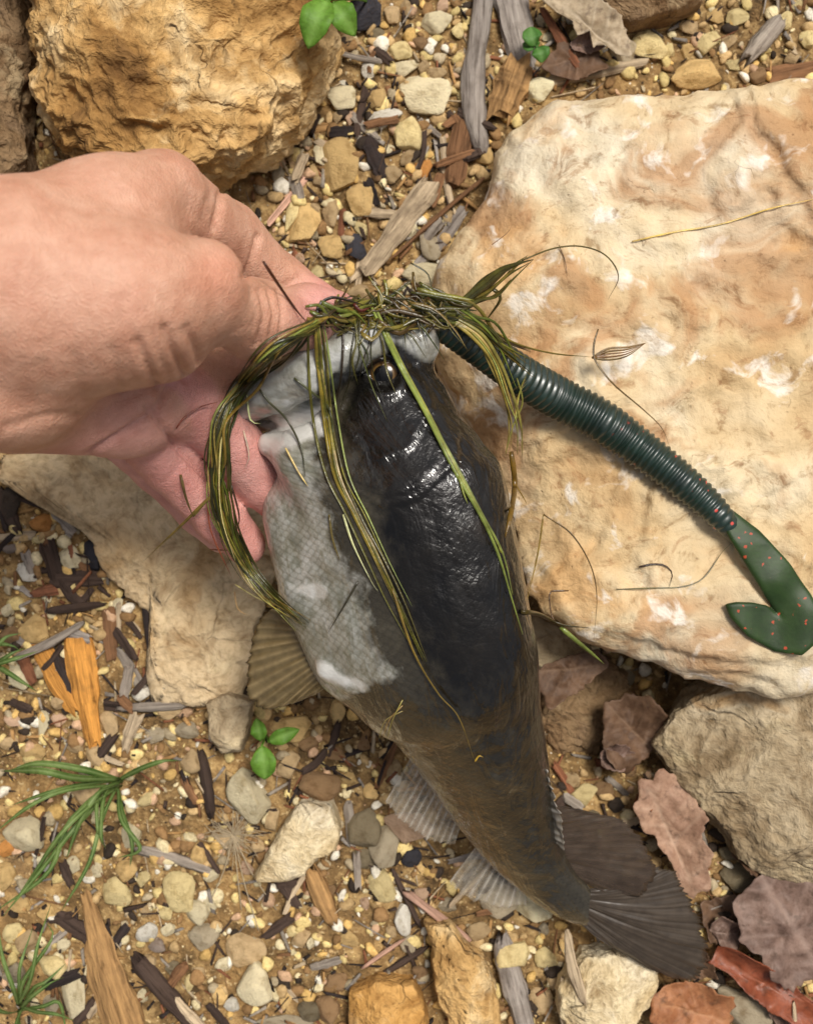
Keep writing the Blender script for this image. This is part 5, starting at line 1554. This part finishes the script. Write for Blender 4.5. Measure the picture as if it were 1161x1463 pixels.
    tan = g.ramp(g.noise(ob, 55, 4, 0.6), [(0.28, C(194, 142, 117)), (0.5, C(204, 156, 131)), (0.72, C(211, 167, 143))])
    pk = g.ramp(n1, [(0.3, C(196, 132, 122)), (0.5, C(212, 152, 142)), (0.7, C(224, 170, 160))])
    c = g.mix(g.at('pink'), tan, pk)
    c = g.mix(g.math('MULTIPLY', g.at('knuckle'), 0.35), c, C(214, 140, 112))
    c = g.mix(1.0, c, g.ramp(n2, [(0.3, (0.90, 0.86, 0.84, 1)), (0.6, (1.02, 1.01, 1.01, 1))]), 'MULTIPLY')
    lines = g.noise(g.map(ob, scale=(1, 0.35, 1), rot=(0, 0, 0.5)), 420, 3, 0.6)
    hgt = g.math('ADD', g.math('MULTIPLY', pores, 0.35), g.math('ADD', g.math('MULTIPLY', n2, 0.8), g.math('MULTIPLY', lines, 0.45)))
    g.set(Base_Color=c, Roughness=0.52, Specular_IOR_Level=0.4, Normal=g.bump(hgt, 0.42, 0.0028),
          Subsurface_Weight=0.16, Subsurface_Radius=(1.0, 0.35, 0.2), Subsurface_Scale=0.006)
    o = obj('person', me, g.m, label='bare left hand and wrist, thumb hooked in the fish mouth, fingers spread under its jaw', cat='person')
    o.location = ctr
    return v, fc
HAND_V, HAND_F = build_hand()

# ------------------------------------------------------------------ surfaces for draping
def bvh(v, f):
    return BVHTree.FromPolygons([tuple(q) for q in v], [tuple(int(k) for k in q) for q in f])
TREES = [bvh(FISH_V, FISH_F), bvh(HAND_V, HAND_F), bvh(SLAB_V, SLAB_F)]
EYE = Vector((0, 0, H))
def surf_z(px, py, which=(0, 1, 2)):
    d = Vector(P(px, py, 0.0)) - EYE
    d.normalize()
    best = None
    for k in which:
        r = TREES[k].ray_cast(EYE, d)
        if r[0] is not None and (best is None or r[0].z > best):
            best = r[0].z
    return best

# ------------------------------------------------------------------ rubber worm
def build_worm():
    ctrl = [(622, 462), (660, 482), (700, 507), (752, 542), (800, 570), (852, 597), (905, 634), (955, 672), (1000, 710), (1034, 744), (1052, 768)]
    rpx = [20, 25, 28, 30, 31, 31, 29, 27, 24, 20, 15]
    n = 560
    c = catmull(np.column_stack([np.array(ctrl, float), rpx]), n)
    z = np.zeros(n); zb = 0.09
    for i in range(n):
        s = surf_z(c[i, 0], c[i, 1], (2,))
        s = s if s is not None else zb
        z[i] = s + S(c[i, 2], s) * 0.8
    u = np.linspace(0, 1, n)
    z = np.maximum(z, np.interp(u, [0, 0.14, 0.32, 1], [0.186, 0.165, 0.13, 0.0]))
    k = np.ones(41) / 41
    z = np.convolve(np.pad(z, 20, mode='edge'), k, mode='valid')
    path = np.array([P(c[i, 0], c[i, 1], z[i]) for i in range(n)])
    r = np.array([S(c[i, 2], z[i]) for i in range(n)])
    ln = np.concatenate([[0], np.cumsum(np.hypot(*np.diff(c[:, :2], axis=0).T))])
    ring = 0.5 + 0.5 * np.cos(ln / 9.6 * 2 * math.pi)
    on = np.interp(ln / ln[-1], [0, 0.9, 0.97, 1], [1, 1, 0.2, 0])
    r2 = r * (0.87 + 0.13 * ring ** 0.7 * on)
    r2[:6] *= np.linspace(0.2, 1, 6)
    sides = 28
    v, f = tube(path, r2, sides, 0.85)
    # shallow flutes along both sides of the belly
    th = np.tile(np.linspace(0, 2 * math.pi, sides, endpoint=False), n)
    cc = np.repeat(path, sides, 0)
    fl = 1 - 0.07 * np.exp(-((th - 2.3) / 0.16) ** 2) - 0.07 * np.exp(-((th - 0.75) / 0.16) ** 2)
    v = cc + (v - cc) * fl[:, None]
    root = thing('rubber_worm', tuple(path[n // 2] - (0, 0, r[n // 2] * 0.85)), 'dark green ribbed rubber worm lure with paddle tail, hanging from fish mouth onto the slab', 'fishing lure')
    ctr = np.array(root.location)
    g = G('worm_rubber')
    ob = g.coord()
    fle = g.vor(ob, 190, 'F1', 0); fcol = g.vor(ob, 190, 'F1', 1)
    sel = g.math('GREATER_THAN', g.n('ShaderNodeSeparateColor', {0: fcol}), 0.80)
    spot = g.math('MULTIPLY', g.ramp(fle, [(0.20, 1.0), (0.28, 0.0)]), sel)
    n = g.noise(ob, 60, 3)
    c = g.ramp(n, [(0.3, C(16, 34, 28)), (0.7, C(28, 50, 40))])
    spot = g.math('MULTIPLY', spot, g.ramp(g.n('ShaderNodeSeparateXYZ', {0: ob}), [(0.0, 0.0), (0.08, 1.0)]))
    c = g.mix(spot, c, C(196, 60, 44))
    g.set(Base_Color=c, Roughness=0.42, Specular_IOR_Level=0.7, Coat_Weight=0.5, Coat_Roughness=0.25, Normal=g.bump(g.noise(ob, 300, 3), 0.15, 0.001))
    part_mesh('body', v, f, g.m, root)
    # tail: flat crescent paddle with a rounded rim
    z3 = lambda a, b: (600 + a / 2.0695, 380 + b / 2.0695)
    outer = [z3(*q) for q in [(895, 720), (925, 722), (1000, 780), (1090, 880), (1150, 965), (1185, 1040), (1178, 1105), (1125, 1152), (1050, 1142), (965, 1095), (915, 1040), (900, 1000), (930, 993), (980, 994), (1030, 1005), (1068, 1040), (1020, 980), (960, 885), (915, 815), (890, 765)]]
    zt = max((surf_z(a, b, (2,)) or 0.09) for a, b in outer) + 0.0032
    poly = np.array([P(a, b, zt)[:2] for a, b in outer])
    h = 0.0011
    lo = np.array([poly[:, 0].min() - 0.005, poly[:, 1].min() - 0.005, zt - 0.006]); hi = np.array([poly[:, 0].max() + 0.005, poly[:, 1].max() + 0.005, zt + 0.006])
    pts, nn, lo = grid(lo, hi, h)
    d2 = np.repeat(poly_sd(pts.reshape(nn + (3,))[:, :, 0, 0].ravel(), pts.reshape(nn + (3,))[:, :, 0, 1].ravel(), poly), nn[2])
    dz = np.abs(pts[:, 2] - zt) - 0.0009
    q = np.stack([d2 + 0.0018, dz], 1)
    sd = np.minimum(q.max(1), 0) + np.linalg.norm(np.maximum(q, 0), axis=1) - 0.0018
    tv, tf = surface_nets(sd.reshape(nn), lo, h)
    tv = smooth(tv, tf, 2)
    tv[:, 2] += 0.0042 * vnoise(np.stack([tv[:, 0] * 45, tv[:, 1] * 45, np.zeros(len(tv))], 1), 5)
    g2 = G('worm_tail_rubber')
    ob = g2.coord()
    obj2 = g2.n('ShaderNodeVectorMath', {0: ob, 1: g2.n('ShaderNodeVectorMath', {0: g2.noise(ob, 400, 2, 0.5, out=1), 'Scale': 0.003}, operation='SCALE')}, operation='ADD')
    fle = g2.vor(obj2, 250, 'F1', 0); fcol = g2.vor(obj2, 250, 'F1', 1)
    sel = g2.math('GREATER_THAN', g2.n('ShaderNodeSeparateColor', {0: fcol}), 0.80)
    spot = g2.math('MULTIPLY', g2.ramp(fle, [(0.20, 1.0), (0.28, 0.0)]), sel)
    n = g2.noise(ob, 60, 3)
    c = g2.mix(spot, g2.ramp(n, [(0.3, C(30, 50, 20)), (0.7, C(48, 70, 30))]), C(170, 66, 36))
    g2.set(Base_Color=c, Roughness=0.5, Specular_IOR_Level=0.35, Subsurface_Weight=0.3, Subsurface_Radius=(0.3, 1.0, 0.3), Subsurface_Scale=0.004, Normal=g2.bump(g2.noise(ob, 200, 3), 0.2, 0.001))
    part_mesh('paddle_tail', tv, tf, g2.m, root)['label'] = 'flat olive green paddle tail with red flecks'
    return v, f
WORM_V, WORM_F = build_worm()
TREES.append(bvh(WORM_V, WORM_F))

# ------------------------------------------------------------------ water weed
rw = np.random.default_rng(23)
b0 = P(560, 440, 0.20)
WEED = thing('water_weed', tuple(b0), 'tangled wet green water weed draped over the fish mouth, body and jaw', 'water weed')
WC = [(82, 78, 22), (104, 98, 34), (126, 118, 50), (60, 58, 20), (142, 132, 70), (70, 64, 26), (48, 46, 18), (112, 104, 38)]
def strand(pts, r, zdef=0.2, col=None, lift=0.0012, flat=0.45, which=(0, 1, 2, 3), root=None, jit=0.0, taper=True, name='strand', twist=2.0, sag=None):
    root = root or WEED
    r = r * 0.8
    pts = [(p[0] + rw.normal() * jit, p[1] + rw.normal() * jit) + ((p[2],) if len(p) > 2 else (None,)) for p in pts]
    L = sum(math.hypot(a[0] - b[0], a[1] - b[1]) for a, b in zip(pts[:-1], pts[1:]))
    n = int(max(8, min(70, L / 7)))
    c = catmull(np.array([(p[0], p[1]) for p in pts], float), n)
    zz = np.interp(np.linspace(0, 1, n), np.linspace(0, 1, len(pts)), [p[2] if p[2] is not None else zdef for p in pts]) if any(p[2] is not None for p in pts) or zdef else np.zeros(n)
    hits = []
    for i in range(n):
        s = surf_z(c[i, 0], c[i, 1], which)
        hits.append(-1 if s is None else s + lift + r * flat)
    hits = np.array(hits)
    z = np.where(hits > 0, hits, zz) if zdef is None or sag else np.maximum(hits, zz)
    if len(z) > 6:
        zp = np.pad(z, 2, mode='edge')
        mx = np.max(np.stack([zp[k:k + n] for k in range(5)]), 0)
        mp = np.pad(mx, 2, mode='edge')
        z = np.mean(np.stack([mp[k:k + n] for k in range(5)]), 0)
    path = np.array([P(c[i, 0], c[i, 1], z[i]) for i in range(n)])
    t = np.linspace(0, 1, n)
    rad = r * (np.interp(t, [0, 0.1, 0.75, 1], [0.7, 1, 0.85, 0.15]) if taper else 1)
    v, f = tube(path, rad, 7, flat, twist * rw.uniform(-1, 1))
    o = part_mesh(name, v, f, M_WEED, root)
    q = col or WC[rw.integers(len(WC))]
    l = lin([x * rw.uniform(0.9, 1.1) for x in q])
    o.color = (l[0], l[1], l[2], 1)
    return o

# left loop hanging round the jaw
for i in range(34):
    o_ = rw.normal() * 7.5
    strand([(448, 462, .225), (400 + o_, 500, .222), (350 + o_, 545, .205), (320 + o_ * 0.9, 600, .20), (311 + o_ * 1.1, 660, .195), (316 + o_, 720, .18), (336 + o_ * 0.9, 780, .165), (372 + o_ * 0.8, 835, .165), (432 + o_ * 0.6, 892, .17)],
           0.0007 + 0.0006 * rw.random(), jit=5.0, lift=0.001 + 0.004 * rw.random())
strand([(330, 560), (318, 620), (314, 690), (322, 745), (335, 800)], 0.0010, .205, (196, 186, 116), jit=2)
strand([(352, 560), (358, 600), (372, 605)], 0.0008, .2, (206, 200, 150))
strand([(348, 615), (356, 650), (350, 670)], 0.0008, .19, (200, 180, 140))
# sprigs on the left
strand([(312, 700, .19), (285, 725, .175), (262, 748, .15), (205, 802, .10)], 0.0014, .15, (112, 96, 40))
strand([(258, 678, .165), (266, 712, .17), (276, 738, .17)], 0.0013, .16, (98, 80, 36))
strand([(276, 738, .17), (290, 722, .18), (308, 706, .19)], 0.0010, .17, (130, 110, 50))
strand([(296, 712, .18), (302, 760, .165), (330, 822, .13)], 0.0006, .15, (150, 80, 50))
strand([(300, 785, .15), (318, 786, .15), (330, 786, .155)], 0.0006, .15, (110, 60, 40))
strand([(330, 690, .19), (342, 740, .18), (334, 765, .17)], 0.0009, .18, (70, 40, 26))
strand([(252, 612), (262, 598), (285, 582), (312, 574)], 0.0006, .18, (140, 60, 40))
strand([(336, 835, .14), (360, 850, .15), (382, 862, .15)], 0.0007, .15, (190, 176, 120))
strand([(335, 845, .12), (340, 870, .12), (356, 880, .125)], 0.0006, .12, (170, 160, 90))
# middle bundle over the body
for i in range(13):
    o_ = rw.normal() * 7
    strand([(452 + o_ * 0.6, 455, .222), (458 + o_, 520), (468 + o_, 600), (484 + o_, 680), (512 + o_, 740), (545 + o_, 808), (572 + o_, 866), (606 + o_ * 0.6, 944)][:8 if i % 2 else 7], 0.0007 + 0.0005 * rw.random(), 0.12, [(128, 126, 46), (96, 94, 34), (150, 146, 78), (70, 70, 26)][i % 4], jit=1.5, lift=0.0006, sag=True)
for i in range(9):
    x0 = rw.uniform(480, 545); L = rw.uniform(0.4, 1.0); sl_ = rw.uniform(-0.15, 0.3)
    strand([(x0, 455, .215), (x0 + 60 * L * sl_ + rw.normal() * 4, 455 + 55 * L), (x0 + 120 * L * sl_ + rw.normal() * 8, 455 + 110 * L), (x0 + 170 * L * sl_ + rw.normal() * 12, 455 + 160 * L)], 0.0006 + 0.0004 * rw.random(), 0.12, [(54, 54, 26), (84, 80, 36), (44, 40, 22)][i % 3], jit=2, lift=0.0008, sag=True)
# long strand on the back
for i in range(3):
    o_ = rw.normal() * 2.5
    strand([(536 + o_, 440, .215), (572 + o_, 520), (610 + o_, 590), (652 + o_, 672), (690 + o_, 738), (716 + o_, 790), (732 + o_, 850), (750 + o_, 905)][:8 - i], 0.0014, 0.12, (136, 132, 66), jit=1, lift=0.0006, sag=True)
strand([(655, 680), (662, 705), (668, 720)], 0.0008, 0.12, (120, 116, 50), sag=True)
strand([(716, 790), (708, 770), (704, 765)], 0.0008, 0.12, (130, 136, 50), sag=True)
# tail end strands over the belly and flank
strand([(560, 840), (590, 930), (625, 990), (655, 1025), (678, 1088)], 0.0011, 0.12, (112, 108, 44), sag=True)
strand([(678, 1088), (684, 1080), (690, 1082)], 0.0008, 0.10, (180, 140, 50), sag=True)
strand([(490, 735), (505, 780), (530, 830), (540, 845)], 0.0010, 0.12, (190, 184, 150), sag=True)
strand([(512, 830), (490, 868), (468, 905)], 0.0010, 0.12, (70, 68, 50), sag=True)
strand([(470, 735), (475, 770), (485, 800)], 0.0009, 0.12, (90, 88, 40), sag=True)
strand([(408, 640), (425, 672), (440, 695)], 0.0008, 0.12, (206, 190, 120), sag=True)
strand([(420, 540), (445, 560), (470, 585), (478, 640)], 0.0009, 0.12, (70, 74, 40), sag=True)
strand([(370, 555), (385, 575), (410, 600), (430, 640), (436, 680)], 0.0009, 0.12, (62, 64, 44), sag=True)
for y0 in (0, 1, 2):
    strand([(575, 1000 + y0 * 8), (560 - y0 * 5, 1030), (552 - y0 * 6, 1060)], 0.0005, 0.09, (150, 130, 70))
# tangle over the mouth
for i in range(120):
    x0 = rw.uniform(462, 640); y0 = 450 - 0.02 * (x0 - 430) + rw.normal() * (7 + 9 * (x0 - 462) / 180)
    a = rw.normal() * 0.5 + (0.05 if x0 < 560 else 0.25); L = rw.uniform(30, 70 + 50 * (x0 - 462) / 180)
    pts = []
    for k in range(4):
        pts.append((x0 + math.cos(a) * L * (k / 3 - 0.5), y0 + math.sin(a) * L * (k / 3 - 0.5) + rw.normal() * 4))
        a += rw.normal() * 0.25
    strand(pts, 0.0007 + 0.0013 * rw.random() ** 1.5, .202 + rw.random() * 0.016, [(66, 62, 22), (84, 78, 28), (100, 92, 36), (56, 52, 20), (118, 108, 46), (74, 58, 28)][rw.integers(6)], lift=0.0006 + 0.004 * rw.random(), flat=0.3)
# right hand part of the tangle, over the start of the worm
for i in range(34):
    o_ = rw.normal() * 10
    strand([(600, 446 + o_ * 0.5, .208), (640, 446 + o_, .198), (680, 462 + o_, .19), (712, 486 + o_ * 0.9 + rw.normal() * 6, .178), (745 + rw.normal() * 14, 520 + rw.normal() * 14, .16)][:3 + rw.integers(3)], 0.0009 + 0.0011 * rw.random(), .19, [(60, 62, 20), (84, 84, 26), (46, 50, 18), (108, 104, 40)][rw.integers(4)], jit=3, lift=0.001 + 0.004 * rw.random())
# arching strands right of the fish
for i in range(6):
    o_ = rw.normal() * 4
    strand([(640 + o_, 456, .20), (676 + o_, 478, .196), (702 + o_, 518, .185), (722 + o_, 570, .17), (733 + o_, 610, .155), (728 + o_ * 1.5, 650, .14)], 0.0010 + 0.0006 * rw.random(), .17, [(176, 160, 92), (132, 126, 58), (150, 140, 70)][i % 3], jit=2)
strand([(738, 540, .15), (746, 575, .14), (732, 610, .135), (722, 650, .13)], 0.0007, .13, (150, 136, 60))
strand([(730, 645, .14), (735, 690, .13), (730, 730, .125), (721, 768, .12)], 0.0024, .12, (110, 74, 30))
strand([(735, 690, .13), (748, 712, .12), (752, 720, .115)], 0.0006, .11, (150, 110, 50))
# tuft pointing up the slab
for i in range(16):
    o_ = rw.normal() * 6
    strand([(640 + rw.normal() * 10, 452, .20), (668 + o_, 436 + rw.normal() * 4, .19), (696 + o_ * 0.8, 412 + o_ * 0.8, .175), (722 + o_ * 0.6, 390 + o_ * 0.7, .16), (752 + rw.normal() * 6, 368 + rw.normal() * 4, .15)][:4 + i % 2], 0.0011 + 0.0010 * rw.random(), .17, [(70, 64, 22), (92, 84, 30), (56, 50, 20)][i % 3])
strand([(700, 410, .175), (715, 425, .165), (700, 450, .16), (690, 462, .16)], 0.0018, .16, (72, 72, 24))
strand([(745, 372, .15), (790, 355, .14), (830, 352, .135), (865, 365, .13), (883, 395, .125), (868, 428, .118)], 0.0007, .12, (96, 70, 34))
strand([(702, 350, .13), (725, 332, .13), (732, 318, .12)], 0.0004, .12, (130, 110, 60))
for q in range(4):
    strand([(690 + q * 6, 462 + q * 5, .175), (720, 482 + q * 2, .165), (758, 500 + q, .15)], 0.0009, .15, (66, 52, 26))
strand([(700, 470, .175), (740, 492, .16), (790, 505, .14), (845, 510, .13)], 0.0009, .12, (110, 92, 44))
for q in range(5):
    strand([(845, 511, .13), (868, 498 + q * 4, .13), (895, 496 + q * 3.2, .13), (922, 490, .128)], 0.0010, .12, (124, 96, 44))
strand([(854, 470, .13), (848, 492, .13), (850, 515, .13), (875, 548, .122), (918, 585, .12), (945, 612, .12), (957, 642, .118)], 0.0009, .11, (104, 78, 36))
# thin dry stalks leaning on the slab beside the fish
strand([(776, 735, .125), (768, 790, .12), (752, 860, .11)], 0.0008, .1, (140, 104, 52))
strand([(776, 735, .125), (815, 762, .125), (842, 805, .125), (852, 850, .125), (848, 912, .115)], 0.0008, .11, (96, 84, 40))
strand([(744, 874, .12), (770, 878, .12), (800, 892, .118), (840, 897, .115)], 0.0022, .11, (60, 48, 18))
strand([(812, 844), (786, 845), (784, 850), (788, 880), (800, 896)], 0.0008, .11, (84, 64, 30))
strand([(800, 896, .115), (826, 918, .11), (862, 948, .1)], 0.0022, .1, (112, 120, 62))
for i in range(4):
    strand([(735, 580 + i * 8, .15), (742, 560, .15), (752, 548 - i * 5, .145)], 0.0006, .14, (150, 136, 70))
# reddish stem and curl over the thumb
strand([(376, 373, .285), (400, 410, .265), (424, 444, .25), (440, 462, .235)], 0.0012, .24, (84, 40, 26))
strand([(452, 455, .235), (456, 436, .24), (474, 425, .24), (500, 430, .235), (520, 436, .23)], 0.0013, .23, (44, 34, 24))
strand([(505, 434, .232), (515, 444, .23), (528, 440, .228)], 0.0016, .22, (90, 36, 24))

# loose scraps lying on the slab
def scrap(pts, r, col, label, name='weed_scrap', cat='weed scrap'):
    z = surf_z(*pts[0], (2,)) or 0.1
    root = thing(name, tuple(P(pts[0][0], pts[0][1], z)), label, cat)
    strand(pts, r, 0.02, col, lift=0.0002, which=(2, 3), root=root, sag=True, name='stalk')
scrap([(912, 810), (932, 806), (950, 808), (960, 820), (955, 840)], 0.0009, (58, 44, 30), 'dark curled scrap of weed on the slab near the paddle tail')
scrap([(880, 842), (930, 840), (975, 838), (1005, 825), (1030, 790), (1045, 775)], 0.0006, (120, 112, 66), 'thin dry stalk bending from the slab to the worm tail')
scrap([(902, 345), (960, 332), (1030, 320), (1100, 298), (1175, 282)], 0.0008, (214, 186, 96), 'long fine yellow straw lying across the slab')
scrap([(798, 350), (806, 370), (810, 395)], 0.0005, (110, 84, 54), 'short fine brown thread on the slab near the weed tuft')
